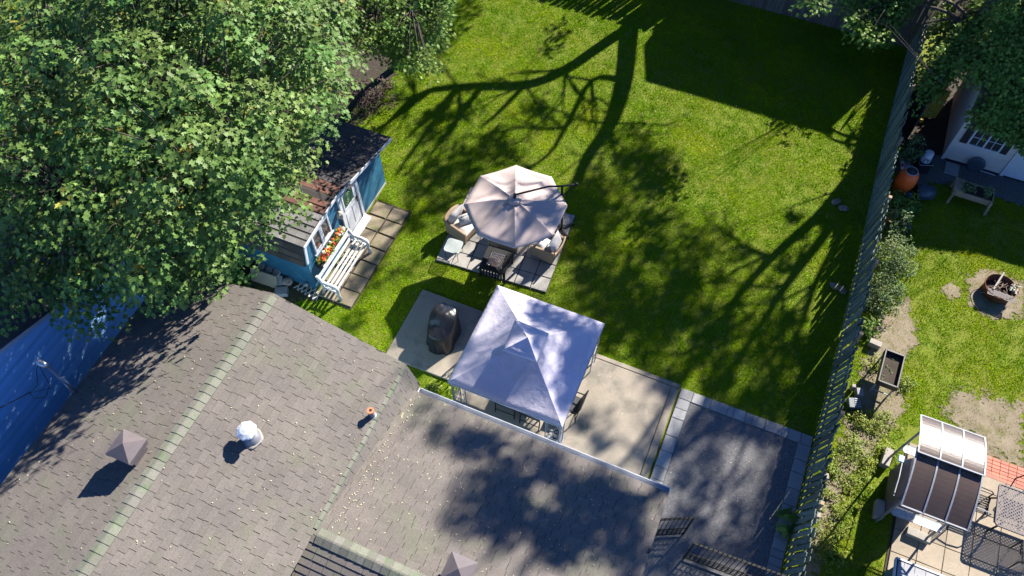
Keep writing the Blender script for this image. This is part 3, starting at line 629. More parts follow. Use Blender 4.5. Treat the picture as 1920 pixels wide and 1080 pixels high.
p = G(575, 535, .25); gl = tag(MB().lathe([(.0, 0), (.01, 0), (.01, .22), (.04, .23), (.062, .28), (.04, .335), (.0, .345)], (p.x, p.y, 0), 14).build('garden_light', 'paleblock', smooth=True), 'small round garden light on a stake at the shed corner', 'light')
p = G(474, 489, .2); tag(MB().lathe([(.11, 0), (.14, .22), (.15, .24), (.13, .25), (.10, .2)], (p.x, p.y, 0), 16).build('flower_pot', 'bluebin', smooth=True), 'dark empty pot half hidden by leaves behind the shed', 'pot')
la, lb = G(558, 532, .03), G(600, 557, .03); lt = thing('trellis', 'short piece of white diamond lattice lying by the shed corner', 'trellis', (la.x, la.y, 0))
d = (lb - la); d.z = 0; q = Vector((-d.y, d.x, 0)).normalized() * .17
for k in range(6):
    a = la + d * (k / 6); mb = MB(); mb.bar(a - q, a + d / 6 + q, .028, .012); mb.build('lath', 'white_worn', lt)
    mb = MB(); mb.bar(a + q + Vector((0, 0, .014)), a + d / 6 - q + Vector((0, 0, .014)), .028, .012); mb.build('lath', 'white_worn', lt)

# ================================================================== PAVED PATIO, UMBRELLA, SEATING
PR = math.radians(3.9); P0 = Vector((-7.36, 11.46, 0))
def PT(u, v, z=0): return P0 + Matrix.Rotation(PR, 3, 'Z') @ Vector((u, v, z))
mb = MB(); mb.prism([PT(0, 0, -.02), PT(3.43, 0, -.02), PT(3.43, 2.95, -.02), PT(0, 2.95, -.02)], (0, 0, .035)); patio = tag(mb.build('paved_patio', 'soil'), kind='structure')
pm = [slabmesh('paver', .466, .466, .05, .008, .004) for _ in range(6)]
for i in range(7):
    for j in range(6):
        c = PT(.245 + i * .49, .245 + j * .49); link('paver', random.choice(pm), 'paver', patio, T(c.x, c.y, .0 + U(-.003, .004), PR + U(-.01, .01), U(-.006, .006), U(-.006, .006)))
um = thing('patio_umbrella', 'large pinkish beige octagonal cantilever umbrella over the paved seating', 'umbrella', (-4.34, 13.97, .05))
UC = Vector((-5.31, 12.66, 2.30)); UA = G(965, 374, 2.60); R8 = 1.42
def upt(k, t): # k angle index (0..8 float), t 0 hub..1 rim
    a0 = math.radians(22.5 + 45 * math.floor(k)); a1 = a0 + math.radians(45); f = k - math.floor(k)
    r_ = UC + R8 * (Vector((math.cos(a0), math.sin(a0), 0)) * (1 - f) + Vector((math.cos(a1), math.sin(a1), 0)) * f)
    sag = -.07 * math.sin(math.pi * min(1, t)) * math.sin(math.pi * f) - .03 * math.sin(math.pi * f) * t; rise = .05 * math.sin(math.pi * t)
    return UA.lerp(r_, t) + Vector((0, 0, sag + rise))
for k in range(8):
    mb = MB(); nu, nv = 6, 9; vs = [upt(k + i / nu, .07 + .93 * j / nv) for j in range(nv + 1) for i in range(nu + 1)]
    vs += [upt(k + i / nu, 1) + Vector((0, 0, -.055)) for i in range(nu + 1)]
    fs = [(j * (nu + 1) + i, j * (nu + 1) + i + 1, (j + 1) * (nu + 1) + i + 1, (j + 1) * (nu + 1) + i) for j in range(nv + 1) for i in range(nu)]
    mb.add(vs, fs); cp = mb.build('canopy_panel', 'umbrella', um, smooth=True)
    mb = MB(); mb.tube([upt(k, .08 + .9 * j / 6) + Vector((0, 0, -.025)) for j in range(7)], .011, 6); mb.build('rib', 'blackmetal', um)
mb = MB(); mb.lathe([(.185, -.03), (.175, .02), (.12, .055), (.05, .075), (.03, .08)], UA + Vector((0, 0, .02)), 24, fn=lambda a, z: 1 + .10 * math.sin(8 * a) if z < .03 else 1); mb.build('vent_cap', 'umbrella', um, smooth=True)
mb = MB(); mb.lathe([(.045, 0), (.045, .16), (.03, .18)], UA + Vector((0, 0, .06)), 10); mb.build('hub', 'blackmetal', um)
PB, PTp = Vector((-4.34, 13.97, .05)), G(1054, 349, 2.69)
mb = MB(); mb.tube([PB, PTp], .036, 10); mb.build('pole', 'blackmetal', um, smooth=True)
AE = Vector((-3.97, 13.73, 2.62)); arm = [UA + Vector((0, 0, .2)), UA.lerp(AE, .3) + Vector((0, 0, .20)), UA.lerp(AE, .55) + Vector((0, 0, .20)), PTp.copy(), AE]
mb = MB(); mb.tube(arm, .027, 8); mb.tube([AE - Vector((.03, 0, 0)), AE + Vector((.05, .02, 0))], .045, 8); mb.build('arm', 'blackmetal', um, smooth=True)
mb = MB(); mb.tube([AE, Vector((-4.30, 13.66, 2.02))], .017, 6); mb.build('brace', 'blackmetal', um)
mb = MB(); mb.box(-4.36, -4.24, 13.74, 13.86, 1.05, 1.25); mb.build('crank_box', 'blackmetal', um)
for k in range(4):
    a = PR + math.radians(45 + 90 * k); mb = MB(); mb.bar((PB.x, PB.y, .085), (PB.x + .42 * math.cos(a), PB.y + .42 * math.sin(a), .085), .06, .06 + .002 * k); mb.build('base_leg', 'blackmetal', um)
def pillow(mb, c, sx, sy, sz, M, n=7, k=.5):
    vs = []; fs = []
    for s_ in (1, -1):
        b_ = len(vs)
        for j in range(n):
            for i in range(n):
                u_, v_ = -1 + 2 * i / (n - 1), -1 + 2 * j / (n - 1); h = max(0, (1 - u_ ** 4) * (1 - v_ ** 4)) ** k
                e = 1 - .06 * (u_ * u_ * v_ * v_) * 0 + .03 * (abs(u_ * v_)); vs.append(c + M @ Vector((u_ * sx / 2 * e, v_ * sy / 2 * e, s_ * sz / 2 * h)))
        fs += [tuple((b_ + j * n + i, b_ + j * n + i + 1, b_ + (j + 1) * n + i + 1, b_ + (j + 1) * n + i)[::s_]) for j in range(n - 1) for i in range(n - 1)]
    mb.add(vs, fs); return mb
def armchair(label, loc, rz, wd=.72, back=True):
    """wicker club chair; local +x is forward, y across"""
    t = thing('wicker_armchair', label, 'chair', loc, rz, 'wicker armchairs on the paved patio'); d = .74; h = wd / 2
    mb = MB(); mb.box(-d / 2, d / 2 - .02, -h + .075, h - .075, .10, .33); mb.build('seat_base', 'wicker', t, local=True, bev=.015)
    for s_ in (-1, 1):
        mb = MB(); y0, y1 = (s_ * h, s_ * (h - .07)); mb.prism([(-d / 2, min(y0, y1), .08), (d / 2, min(y0, y1), .08), (d / 2, min(y0, y1), .54), (-d / 2, min(y0, y1), .60)], (0, .07, 0)); mb.build('arm_panel', 'wicker', t, local=True, bev=.015)
    mb = MB(); pts = []
    n_ = 9
    for k, (x_, z_) in enumerate(((-.34, .30), (-.36, .46), (-.40, .64))):
        for i in range(n_):
            v_ = -1 + 2 * i / (n_ - 1); pts.append((x_ - .06 * (1 - v_ * v_), v_ * (h - .01), z_ + (.06 * (1 - v_ * v_) if k == 2 else 0)))
    b2 = [(x_ - .045, y_, z_) for x_, y_, z_ in pts]; N2 = len(pts)
    fs = [(k * n_ + i, k * n_ + i + 1, (k + 1) * n_ + i + 1, (k + 1) * n_ + i) for k in range(2) for i in range(n_ - 1)]
    fs += [tuple(N2 + q for q in f[::-1]) for f in fs] + [(2 * n_ + i, 2 * n_ + i + 1, N2 + 2 * n_ + i + 1, N2 + 2 * n_ + i) for i in range(n_ - 1)]
    fs += [(k * n_ + e, (k + 1) * n_ + e, N2 + (k + 1) * n_ + e, N2 + k * n_ + e) for k in range(2) for e in (0, n_ - 1)]
    mb.add(pts + b2, fs); mb.build('back_panel', 'wicker', t, local=True, smooth=True)
    for x_ in (-d / 2 + .04, d / 2 - .05):
        for y_ in (-h + .04, h - .04): mb = MB(); mb.tube([(x_, y_, 0), (x_, y_, .12)], .02, 8); mb.build('leg', 'blackmetal', t, local=True)
    mb = pillow(MB(), Vector((.04, 0, .39)), d - .12, wd - .17, .15, Matrix.Identity(3)); mb.build('seat_cushion', 'cushion', t, local=True, smooth=True)
    Mb = Matrix.Rotation(math.radians(-72), 3, 'Y'); mb = pillow(MB(), Vector((-.28, 0, .63)), .52, wd - .15, .2, Mb); mb.build('back_cushion', 'cushion', t, local=True, smooth=True)
    return t
c1 = armchair('wicker armchair left of the umbrella holding the lettered pillow', (-7.02, 12.72, .05), math.radians(-14), .76)
c2 = armchair('wicker armchair with square pillow beside the umbrella base', (-4.45, 13.0, .05), math.radians(176), .72)
c3 = armchair('wicker armchair mostly under the umbrella behind the fire pit', (-5.70, 12.90, .05), math.radians(-86), .92)
# throw pillows (rest on the chairs)
Mw = Matrix.Rotation(math.radians(20), 3, 'Z') @ Matrix.Rotation(math.radians(-38), 3, 'Y')
lpz = Vector((-6.93, 12.83, .63))
lp = thing('throw_pillow', 'white pillow lettered WELCOME in the left wicker chair', 'pillow', lpz)
Mw = Matrix.Rotation(math.radians(46), 3, 'Z') @ Matrix.Rotation(math.radians(34), 3, 'X')
pillow(MB(), lpz, .52, .30, .11, Mw).build('cover', 'cushion', lp, smooth=True)
tm = text_mesh('lettering', 'WELCOME', .115); Rm = Mw.to_4x4(); Rm.translation = lpz + Mw @ Vector((0, -.03, .058)); link('lettering', tm, 'bluebin', lp, Rm)
mb = MB()
for yy in (.07, .095): mb.bar(lpz + Mw @ Vector((-.19, yy, .05)), lpz + Mw @ Vector((.19, yy, .05)), .012, .004, Mw @ Vector((0, 0, 1)))
mb.build('stripe', 'bluebin', lp)
pc = Vector((-4.58, 12.93, .565)); pillow(MB(), Vector((0, 0, 0)), .40, .40, .13, Matrix.Rotation(math.radians(-18), 3, 'Z') @ Matrix.Rotation(math.radians(-10), 3, 'Y'))
tag(pillow(MB(), pc, .40, .38, .13, Matrix.Rotation(math.radians(-14), 3, 'Z') @ Matrix.Rotation(math.radians(-8), 3, 'Y')).build('throw_pillow', 'cushion', smooth=True, origin=pc), 'plain off-white pillow on the right wicker chair seat', 'pillow')
# glass side table
sc_ = Vector((-6.93, 11.86, .05)); st = thing('side_table', 'low glass topped side table with thin legs on the paved patio', 'table', sc_, PR)
pts = []
for sx, sy, a0 in ((1, 1, 0), (-1, 1, 90), (-1, -1, 180), (1, -1, 270)):
    for k in range(4): a = math.radians(a0 + 30 * k); pts.append((sx * .15 + .09 * math.cos(a), sy * .15 + .09 * math.sin(a), .42))
mb = MB(); mb.prism(pts, (0, 0, .012)); mb.build('glass_top', 'clearglass', st, local=True)
mb = MB(); mb.tube([(x_ * .97, y_ * .97, .41) for x_, y_, _ in pts] + [(pts[0][0] * .97, pts[0][1] * .97, .41)], .008, 5); mb.build('rim', 'ribmetal', st, local=True)
for sx in (-1, 1):
    for sy in (-1, 1): mb = MB(); mb.tube([(sx * .17, sy * .17, .41), (sx * .2, sy * .2, 0)], .008, 6); mb.build('leg', 'blackmetal', st, local=True)
# fire pit table
fp = thing('fire_pit', 'square black fire pit table with mesh lid in front of the armchairs', 'fire pit', (-5.56, 11.86, .05), PR); a = .385; bI = .24
mb = MB()
for x0, x1, y0, y1 in ((-a, a, -a, -bI), (-a, a, bI, a), (-a, -bI, -bI, bI), (bI, a, -bI, bI)): mb.box(x0, x1, y0, y1, .46, .50)
mb.build('table_top', 'blackmetal', fp, local=True)
mb = MB(); mb.lathe([(.02, .30), (.16, .32), (.235, .45)], (0, 0, 0), 20); mb.build('bowl', 'darkbowl', fp, local=True, smooth=True)
mb = MB()
for k in range(9):
    o_ = -.18 + .045 * k
    mb.tube([(o_, -.2, .505), (o_, -.1, .55), (o_, .1, .55), (o_, .2, .505)], .004, 4); mb.tube([(-.2, o_, .505), (-.1, o_, .552), (.1, o_, .552), (.2, o_, .505)], .004, 4)
mb.tube([(-.21, -.21, .51), (.21, -.21, .51), (.21, .21, .51), (-.21, .21, .51), (-.21, -.21, .51)], .008, 5); mb.build('mesh_lid', 'greymetal', fp, local=True)
mb = MB(); mb.tube([(-.16, -.17, .53), (-.10, -.06, .60), (.12, -.06, .60), (.18, -.17, .53), (-.16, -.17, .53)], .007, 5); mb.build('lid_handle', 'ribmetal', fp, local=True)
for sx in (-1, 1):
    for sy in (-1, 1): mb = MB(); mb.box(sx * .36 - .03, sx * .36 + .03, sy * .36 - .03, sy * .36 + .03, 0, .459); mb.build('leg', 'blackmetal', fp, local=True)
for k in range(7):
    x_ = -.27 + .09 * k
    for sy in (-1, 1): mb = MB(); mb.box(x_ - .02, x_ + .02, sy * .36 - .008, sy * .36 + .008, .10, .42); mb.build('slat', 'blackmetal', fp, local=True)
for sy in (-1, 1): mb = MB(); mb.box(-.329, .329, sy * .36 - .012, sy * .36 + .012, .07, .10); mb.box(-.329, .329, sy * .36 - .012, sy * .36 + .012, .42, .458); mb.build('rail', 'blackmetal', fp, local=True)

# ================================================================== COVERED GRILL
gr = thing('covered_grill', 'barbecue under a wrinkled black cover on the small concrete pad', 'grill', (-6.02, 9.27, .05), math.radians(8))
nr, ns = 26, 56; vs = []
for j in range(nr + 1):
    t = j / nr
    for i in range(ns):
        a = 2 * math.pi * i / ns; ca, sa = math.cos(a), math.sin(a); e = .55
        X_ = math.copysign(abs(ca) ** .75, ca); Y_ = math.copysign(abs(sa) ** .62, sa)
        if t < .55: z_ = .90 * (t / .55); r_ = 1.0 - .14 * (t / .55)
        else: q = (t - .55) / .45; z_ = .90 + .10 * math.sin(q * math.pi / 2); r_ = .86 * (1 - q ** 1.3)
        fold = (.05 * math.sin(a * 6 + 3 * t) + .04 * math.sin(a * 11 + 1.7 * math.sin(3 * t))) * max(0, 1 - t / .6)
        xx, yy = .41 * X_ * (r_ + fold), .62 * Y_ * (r_ + fold * .6)
        hump = -.20 * (1 / (1 + math.exp((yy + .12) * 14))) * min(1, t / .5) + .05 * math.exp(-((yy - .15) / .2) ** 2) * min(1, t)
        wr = .030 * abs(math.sin(13 * yy + 9 * xx)) * math.sin(11 * xx - 7 * yy + 1) + .03 * abs(math.sin(8 * yy - 15 * xx + 2)) - .02
        vs.append((xx, yy, max(.01, z_ + hump + .45 * wr * min(1, t * 1.6))))
fs = [(j * ns + i, j * ns + (i + 1) % ns, (j + 1) * ns + (i + 1) % ns, (j + 1) * ns + i) for j in range(nr) for i in range(ns)]
MB().add(vs, fs).build('cover', 'tarp', gr, local=True, smooth=True)
mb = MB(); mb.tube([(.25, .22, .86), (.30, .24, .80), (.33, .25, .62)], .018, 6); mb.build('strap', 'greymetal', gr, local=True)
for y_ in (-.42, .42): mb = MB(); mb.tube([(-.2, y_, .06), (.2, y_, .06)], .055, 12); mb.build('wheel', 'black', gr, local=True)

# ================================================================== GAZEBO
gz = thing('gazebo', 'square fabric gazebo with pale lilac two tier canopy and scrolled metal posts', 'gazebo', (-3.29, 8.7, .05))
gc = [(-4.77, 7.2), (-1.8, 7.2), (-1.83, 10.22), (-4.77, 10.2)]; tc = [(-3.64, 8.32), (-2.92, 8.32), (-2.92, 9.05), (-3.64, 9.05)]; TZ = 2.64
for k in range(4):
    A, B, Cc, Dd = (Vector((*gc[k], 2.1)), Vector((*gc[(k + 1) % 4], 2.1)), Vector((*tc[(k + 1) % 4], TZ)), Vector((*tc[k], TZ))); nu, nv = 10, 8; vs = []
    ph = U(0, 6)
    for j in range(nv + 1):
        for i in range(nu + 1):
            u_, t = i / nu, j / nv; p = A.lerp(B, u_).lerp(Dd.lerp(Cc, u_), t); p.z -= .09 * math.sin(math.pi * u_) * math.sin(math.pi * t) + .012 * math.sin(9 * u_ + 5 * t + ph) * math.sin(math.pi * u_); vs.append(p)
    for i in range(nu + 1): p = A.lerp(B, i / nu); vs.append(p + Vector((0, 0, -.09 + .012 * math.sin(i * 2.1))))
    fs = [(j * (nu + 1) + i, j * (nu + 1) + i + 1, (j + 1) * (nu + 1) + i + 1, (j + 1) * (nu + 1) + i) for j in range(nv) for i in range(nu)]
    b0 = (nv + 1) * (nu + 1); fs += [(b0 + i, b0 + i + 1, i + 1, i) for i in range(nu)]
    MB().add(vs, fs).build('canopy_panel', 'canopy', gz, smooth=True)
    e = [G(*q, 2.95) for q in ((943, 656), (1006, 677), (1029, 625), (966, 599))]; ap = G(989.7, 632, 3.22); A, B = e[k].copy(), e[(k + 1) % 4].copy()
    vs = [A.lerp(B, u_).lerp(ap, t) - Vector((0, 0, .03 * math.sin(math.pi * u_) * math.sin(math.pi * t))) for t in np.linspace(0, 1, 5) for u_ in np.linspace(0, 1, 6)] + [A.lerp(B, u_) - Vector((0, 0, .055)) for u_ in np.linspace(0, 1, 6)]
    fs = [(j * 6 + i, j * 6 + i + 1, (j + 1) * 6 + i + 1, (j + 1) * 6 + i) for j in range(4) for i in range(5)] + [(30 + i, 31 + i, i + 1, i) for i in range(5)]
    MB().add(vs, fs).build('vent_panel', 'canopy', gz, smooth=True)
    x_, y_ = gc[k]; sx, sy = (1 if x_ < -3 else -1), (1 if y_ < 8.7 else -1); x_ += sx * .06; y_ += sy * .06
    mb = MB(); mb.tube([(x_, y_, .05), (x_, y_, 2.04)], .02, 6); mb.tube([(x_ + sx * .36, y_, .05), (x_ + sx * .36, y_, 2.1)], .014, 6); mb.tube([(x_, y_ + sy * .36, .05), (x_, y_ + sy * .36, 2.1)], .014, 6)
    for zz in (.3, 1.0, 1.9): mb.tube([(x_ + sx * .36, y_, zz), (x_, y_, zz), (x_, y_ + sy * .36, zz)], .01, 5)
    po = mb.build('corner_post', 'greymetal', gz)
    mb = MB()
    for q in range(5):
        zz = .4 + .32 * q
        for dx, dy in ((sx, 0), (0, sy)):
            mb.tube([(x_ + dx * (.18 + .15 * math.cos(t)), y_ + dy * (.18 + .15 * math.cos(t)), zz + .14 * math.sin(t) * (1 + .2 * q % 1)) for t in np.linspace(0, 6.28, 11)], .008, 4, cap=False)
    mb.build('scroll_panel', 'greymetal', po)
    mb = MB(); mb.tube([Vector((*gc[k], 2.075)), Vector((*gc[(k + 1) % 4], 2.075))], .016, 6); mb.build('eave_rail', 'greymetal', gz)
    mb = MB(); mb.tube([Vector((*gc[k], 2.06)), Vector((*tc[k], TZ - .05))], .014, 6); mb.build('hip_rail', 'greymetal', gz)
def sling_chair(label, x_, y_, rz):
    t = thing('sling_chair', label, 'chair', (x_, y_, .05), rz, 'black sling chairs under the gazebo')
    for s_ in (-1, 1):
        mb = MB(); mb.tube([(s_ * .27, -.28, 0), (s_ * .27, -.24, .42), (s_ * .27, -.36, .95)], .017, 6); mb.build('back_leg', 'blackmetal', t, local=True)
        mb = MB(); mb.tube([(s_ * .27, .25, 0), (s_ * .27, .25, .62), (s_ * .27, -.28, .64)], .017, 6); mb.build('arm', 'blackmetal', t, local=True)
    mb = MB(); mb.prism([(-.25, -.22, .42), (-.25, .25, .44), (-.25, .25, .455), (-.25, -.215, .435)], (.5, 0, 0)); mb.build('seat', 'black', t, local=True)
    mb = MB(); mb.prism([(-.25, -.235, .45), (-.25, -.35, .93), (-.25, -.335, .935), (-.25, -.22, .455)], (.5, 0, 0)); mb.build('back', 'black', t, local=True)
    mb = MB(); mb.tube([(-.29, -.36, .95), (.29, -.36, .95)], .018, 6); mb.build('top_rail', 'blackmetal', t, local=True)
    mb = MB(); mb.tube([(-.27, -.27, .18), (.27, -.27, .18)], .012, 6); mb.build('stretcher', 'blackmetal', t, local=True)
sling_chair('black sling chair at the gazebo front, nearer the ironwork corner on the left', -3.52, 8.02, .0)
sling_chair('black sling chair at the gazebo front, nearer the round black pot', -2.80, 7.98, -.02)
sling_chair('black sling chair poking out of the gazebo towards the open concrete', -2.02, 8.55, math.radians(90))
gt = thing('dining_table', 'dark dining table hidden beneath the gazebo canopy', 'table', (-3.15, 8.85, .05))
mb = MB(); mb.box(-.55, .55, -.42, .42, .68, .71); mb.build('table_top', 'blackmetal', gt, local=True)
for sx in (-1, 1):
    for sy in (-1, 1): mb = MB(); mb.tube([(sx * .48, sy * .36, 0), (sx * .48, sy * .36, .68)], .02, 6); mb.build('leg', 'blackmetal', gt, local=True)
p = G(1044, 812, .5); tag(MB().lathe([(.10, 0), (.115, .25), (.12, .28), (.10, .285), (.09, .2)], (p.x, p.y, .25), 18).build('black_pot', 'black', smooth=True), 'round black pot on a shelf in the gazebo corner', 'pot')
psh = thing('plant_stand', 'small metal stand holding the black pot in the gazebo corner', 'stand', (p.x, p.y, .05))
mb = MB(); mb.box(-.2, .2, -.14, .14, .185, .2); mb.build('shelf', 'greymetal', psh, local=True)
for sx in (-1, 1):
    for sy in (-1, 1): mb = MB(); mb.tube([(sx * .19, sy * .13, 0), (sx * .19, sy * .13, .185)], .01, 5); mb.build('leg', 'greymetal', psh, local=True)

# ================================================================== IRON GATES
def gate(label, a, b, nb_, h=1.42):
    a, b = Vector((*a, .02)), Vector((*b, .02)); t = thing('iron_gate', label, 'gate', a, 0, 'black iron gate leaves across the driveway'); d = b - a; up = Vector((0, 0, 1)); L_ = d.length
    for f in (0, 1): mb = MB(); mb.tube([a + d * f, a + d * f + up * h], .024, 6); mb.build('post', 'blackmetal', t)
    for zz in (.08, .52, h - .06): mb = MB(); mb.bar(a + up * zz, b + up * zz, .03, .03); mb.build('rail', 'blackmetal', t)
    mb = MB(); mb.bar(a + up * (h - .02), b + up * (h - .02), .05, .02); mb.build('top_rail', 'blackmetal', t)
    for k in range(1, nb_):
        q = a + d * (k / nb_); mb = MB(); mb.tube([q + up * .08, q + up * (h + .03), q + up * (h + .11)], [.009, .009, .002], 5); mb.lathe([(.004, 0), (.02, .02), (.004, .05)], q + up * (h + .0), 6); mb.build('baluster', 'blackmetal', t)
    mb = MB(); nsc = int(L_ / .11); dn = d.normalized()
    for k in range(nsc):
        for zz in (.18, .30, .42):
            q = a + dn * (.055 + .11 * k) + up * zz; mb.tube([q + dn * (.062 * math.cos(t_)) + up * (.055 * math.sin(t_)) for t_ in np.linspace(0, 6.28, 9)], .008, 4, cap=False)
    mb.build('scroll_panel', 'blackmetal', t)
gate('short black iron gate leaf jutting from the low roofed house', (1.02, 6.26), (1.70, 6.60), 7, 1.42)
gate('long black iron gate section running to the wooden fence', (1.88, 6.06), (4.05, 6.16), 20, 1.38)
p = g2(1480, 1000)
cl = np.array([(3.97 + U(-.18, .16), 7.75 + U(-.4, .35), U(.15, .38)) for _ in range(9)])
bl = thing('burdock_plant', 'broad leaved weed between the driveway stones and the fence', 'plant', (3.97, 7.75, 0)); cloud_obj('leaves', [rosettes(cl, 4, .24, OL, .13, up=1.2, rnd=.25)], 'leafdark', bl)

# ================================================================== WOODEN FENCE ON THE RIGHT
fe = thing('picket_fence', 'long weathered green grey picket fence between the two yards', 'fence', (4.19, 15, 0))
pkm = []
for k in range(6):
    h = 1.62 + U(-.06, .05); pkm.append(MB().prism([(-.009, -.058, 0), (-.009, .058, 0), (-.009, .058, h - .03), (-.009, .038, h), (-.009, -.038, h), (-.009, -.058, h - .03)], (.018, 0, 0)).mesh('picket'))
def ftilt(y):
    pts = [(4, -.17), (9, -.20), (11, -.25), (15, -.27), (18, -.10), (20, 0), (27, 0)]
    for (a, ta), (b, tb) in zip(pts, pts[1:]):
        if a <= y <= b: return ta + (tb - ta) * (y - a) / (b - a)
    return 0
fxx = lambda y: 4.19 - .11 * min(1, max(0, (y - 12) / 8)) + .02 * math.sin(y * .5)
y = 5.0; i = 0
while y < 26.1:
    for s_ in (0, 1):
        yy = y + s_ * .092; 
        if random.random() < .03 and s_: continue
        link('picket', random.choice(pkm), 'fence', fe, T(fxx(yy) + (-.035 if s_ == 0 else .035), yy, .04, U(-.05, .05), -ftilt(yy) + U(-.03, .03), .03 + U(-.02, .02)))
    y += .184; i += 1
for z_ in (.35, 1.35):
    y = 5.0
    while y < 26: mb = MB(); sl = ftilt(y + 1.2); mb.bar((fxx(y) + .025 * z_, y + sl * z_, z_), (fxx(y + 2.39) + .025 * z_, y + 2.39 + sl * z_, z_), .038, .085); mb.build('rail', 'fence', fe); y += 2.4
for y in np.arange(5.6, 26, 2.4): mb = MB(); mb.box(fxx(y) + .06, fxx(y) + .15, y - .045, y + .045, 0, 1.66); mb.build('post', 'wood', fe)
# back fence
bf = thing('board_fence', 'tall dark grey board fence along the back of the lawn', 'fence', (-3, 26.25, 0))
bfm = [MB().box(-.068, .068, -.01, .01, 0, 2.15 + U(-.06, .06)).mesh('board') for _ in range(6)]
x = -11.0
while x < 4.1: link('board', random.choice(bfm), 'oldfence', bf, T(x, 26.25 + U(-.008, .008), 0, U(-.04, .04), U(-.01, .01), U(-.02, .02))); x += .147
for z_ in (.4, 1.8): mb = MB(); mb.box(-11, 4.1, 26.275, 26.315, z_, z_ + .09); mb.build('rail', 'oldfence', bf)

# ================================================================== NEIGHBOUR'S TOOL SHED (tan siding)
ns_ = thing('tool_shed', 'tan lap sided shed with white framed window, black shutters and steep shingle roof', 'shed', (8, 22.9, 0))
X0, X1, Y0, Y1, HE, HR = 5.86, 11.5, 21.43, 24.4, 2.15, 3.75; YM = (Y0 + Y1) / 2
mb = MB(); mb.prism([(X0, Y0, 0), (X0, Y1, 0), (X0, Y1, HE), (X0, YM, HR - .1), (X0, Y0, HE)], (X1 - X0, 0, 0)); mb.build('wall', 'siding_tan', ns_)
z = .08
while z < HE - .03:
    mb = MB(); mb.prism([(X0 - .014, Y0 - .002, z), (X0 - .014, Y0 - .02, z), (X0 - .014, Y0 - .006, z + .118), (X0 - .014, Y0 - .002, z + .118)], (X1 - X0, 0, 0)); mb.build('siding_board', 'siding_tan', ns_); z += .115
z = .08
while z < HR - .35:
    t = max(0, (z + .11 - HE) / (HR - HE)); a, b = Y0 + (YM - Y0) * t, Y1 - (Y1 - YM) * t
    mb = MB(); mb.prism([(X0 - .002, a, z), (X0 - .019, a, z), (X0 - .006, a, z + .118), (X0 - .002, a, z + .118)], (0, b - a, 0)); mb.build('siding_board', 'siding_tan', ns_); z += .115
mb = MB(); mb.box(X0 - .026, X0 + .05, Y0 - .026, Y0 + .04, 0, HE - .02); mb.build('corner_board', 'siding_tan', ns_)
ra = deck([(X0 - .06, Y0 - .16, HE - .05), (X1, Y0 - .16, HE - .05), (X1, YM, HR), (X0 - .06, YM, HR)], .06).build('roof_slope', 'deck', ns_)
rb = deck([(X0 - .06, Y1 + .16, HE - .05), (X1, Y1 + .16, HE - .05), (X1, YM, HR), (X0 - .06, YM, HR)], .06).build('roof_slope', 'shed_roof', ns_)
SS = []; v_ = Vector((0, YM - Y0 + .16, HR - HE + .05)); field((X0 - .06, Y0 - .16, HE - .05), (1, 0, 0), v_, 3.2, v_.length, ra, SS, .33, .02, .17); emit_shingles(SS, 150, 'shingle', 'shingle')
mb = MB(); mb.box(X0 - .07, X1, Y0 - .185, Y0 - .165, HE - .16, HE - .03); mb.build('fascia', 'white', ns_)
# window x 6.26..7.15 z .89..1.8
mb = MB(); yf = Y0 - .021; wx0, wx1, wz0, wz1 = 6.28, 7.14, .92, 1.85
for a in ((wx0 - .05, wx0, wz0 - .05, wz1 + .05), (wx1, wx1 + .05, wz0 - .05, wz1 + .05), (wx0, wx1, wz0 - .05, wz0), (wx0, wx1, wz1, wz1 + .05)): mb.box(a[0], a[1], yf - .05, yf, a[2], a[3])
mb.box((wx0 + wx1) / 2 - .025, (wx0 + wx1) / 2 + .025, yf - .045, yf, wz0, wz1); wn = mb.build('window', 'white', ns_)
mb = MB()
for x_ in ((wx0 * 3 + wx1) / 4, (wx0 + 3 * wx1) / 4): mb.box(x_ - .009, x_ + .009, yf - .034, yf - .012, wz0, wz1)
for z_ in (1.23, 1.54): mb.box(wx0, (wx0 + wx1) / 2 - .025, yf - .032, yf - .014, z_ - .009, z_ + .009); mb.box((wx0 + wx1) / 2 + .025, wx1, yf - .032, yf - .014, z_ - .009, z_ + .009)
mb.build('muntin', 'white', wn); mb = MB(); mb.box(wx0, wx1, yf - .011, yf, wz0, wz1); mb.build('pane', 'glass', wn)
for x_ in (wx0 - .27, wx1 + .06):
    mb = MB(); mb.box(x_, x_ + .2, yf - .03, yf, wz0 - .04, wz1 + .04); mb.build('shutter', 'black', ns_, bev=.006)
dx0, dx1 = 7.62, 9.3
mb = MB(); mb.box(dx0, dx0 + .1, yf - .03, yf, .03, 1.98); mb.box(dx0 + .1, dx1, yf - .03, yf, 1.88, 1.98); mb.build('door_frame', 'white', ns_)
mb = MB(); mb.box(dx0 + .105, dx1, yf - .022, yf, .08, 1.875); dr = mb.build('door', 'white', ns_)
mb = MB(); mb.box(dx0 + .28, dx0 + .68, yf - .028, yf - .0225, .95, 1.6); mb.build('pane', 'glass', dr)
mb = MB(); mb.box(dx0 + .32, dx0 + .44, yf - .031, yf - .0285, 1.05, 1.14); mb.build('sticker', 'red', dr)
mb = MB(); mb.box(dx0 + .47, dx0 + .49, yf - .036, yf - .029, .95, 1.6); mb.box(dx0 + .28, dx0 + .68, yf - .035, yf - .029, 1.26, 1.28); mb.build('muntin', 'white', dr)
mb = MB(); mb.box(X0 + .1, X1, Y0 - .03, Y0 + .05, 0, .075); mb.build('skid', 'black', ns_)
KEEP += [(5.8, 12, 21.3, 24.6)]
p = G(1784, 318); tag(MB().box(-.21, .21, -.24, .24, 0, .05).build('stepping_slab', 'stone', origin=(0, 0, 0)), 'flat grey slab at the tan shed corner', 'slab').location = (p.x, p.y, .0)
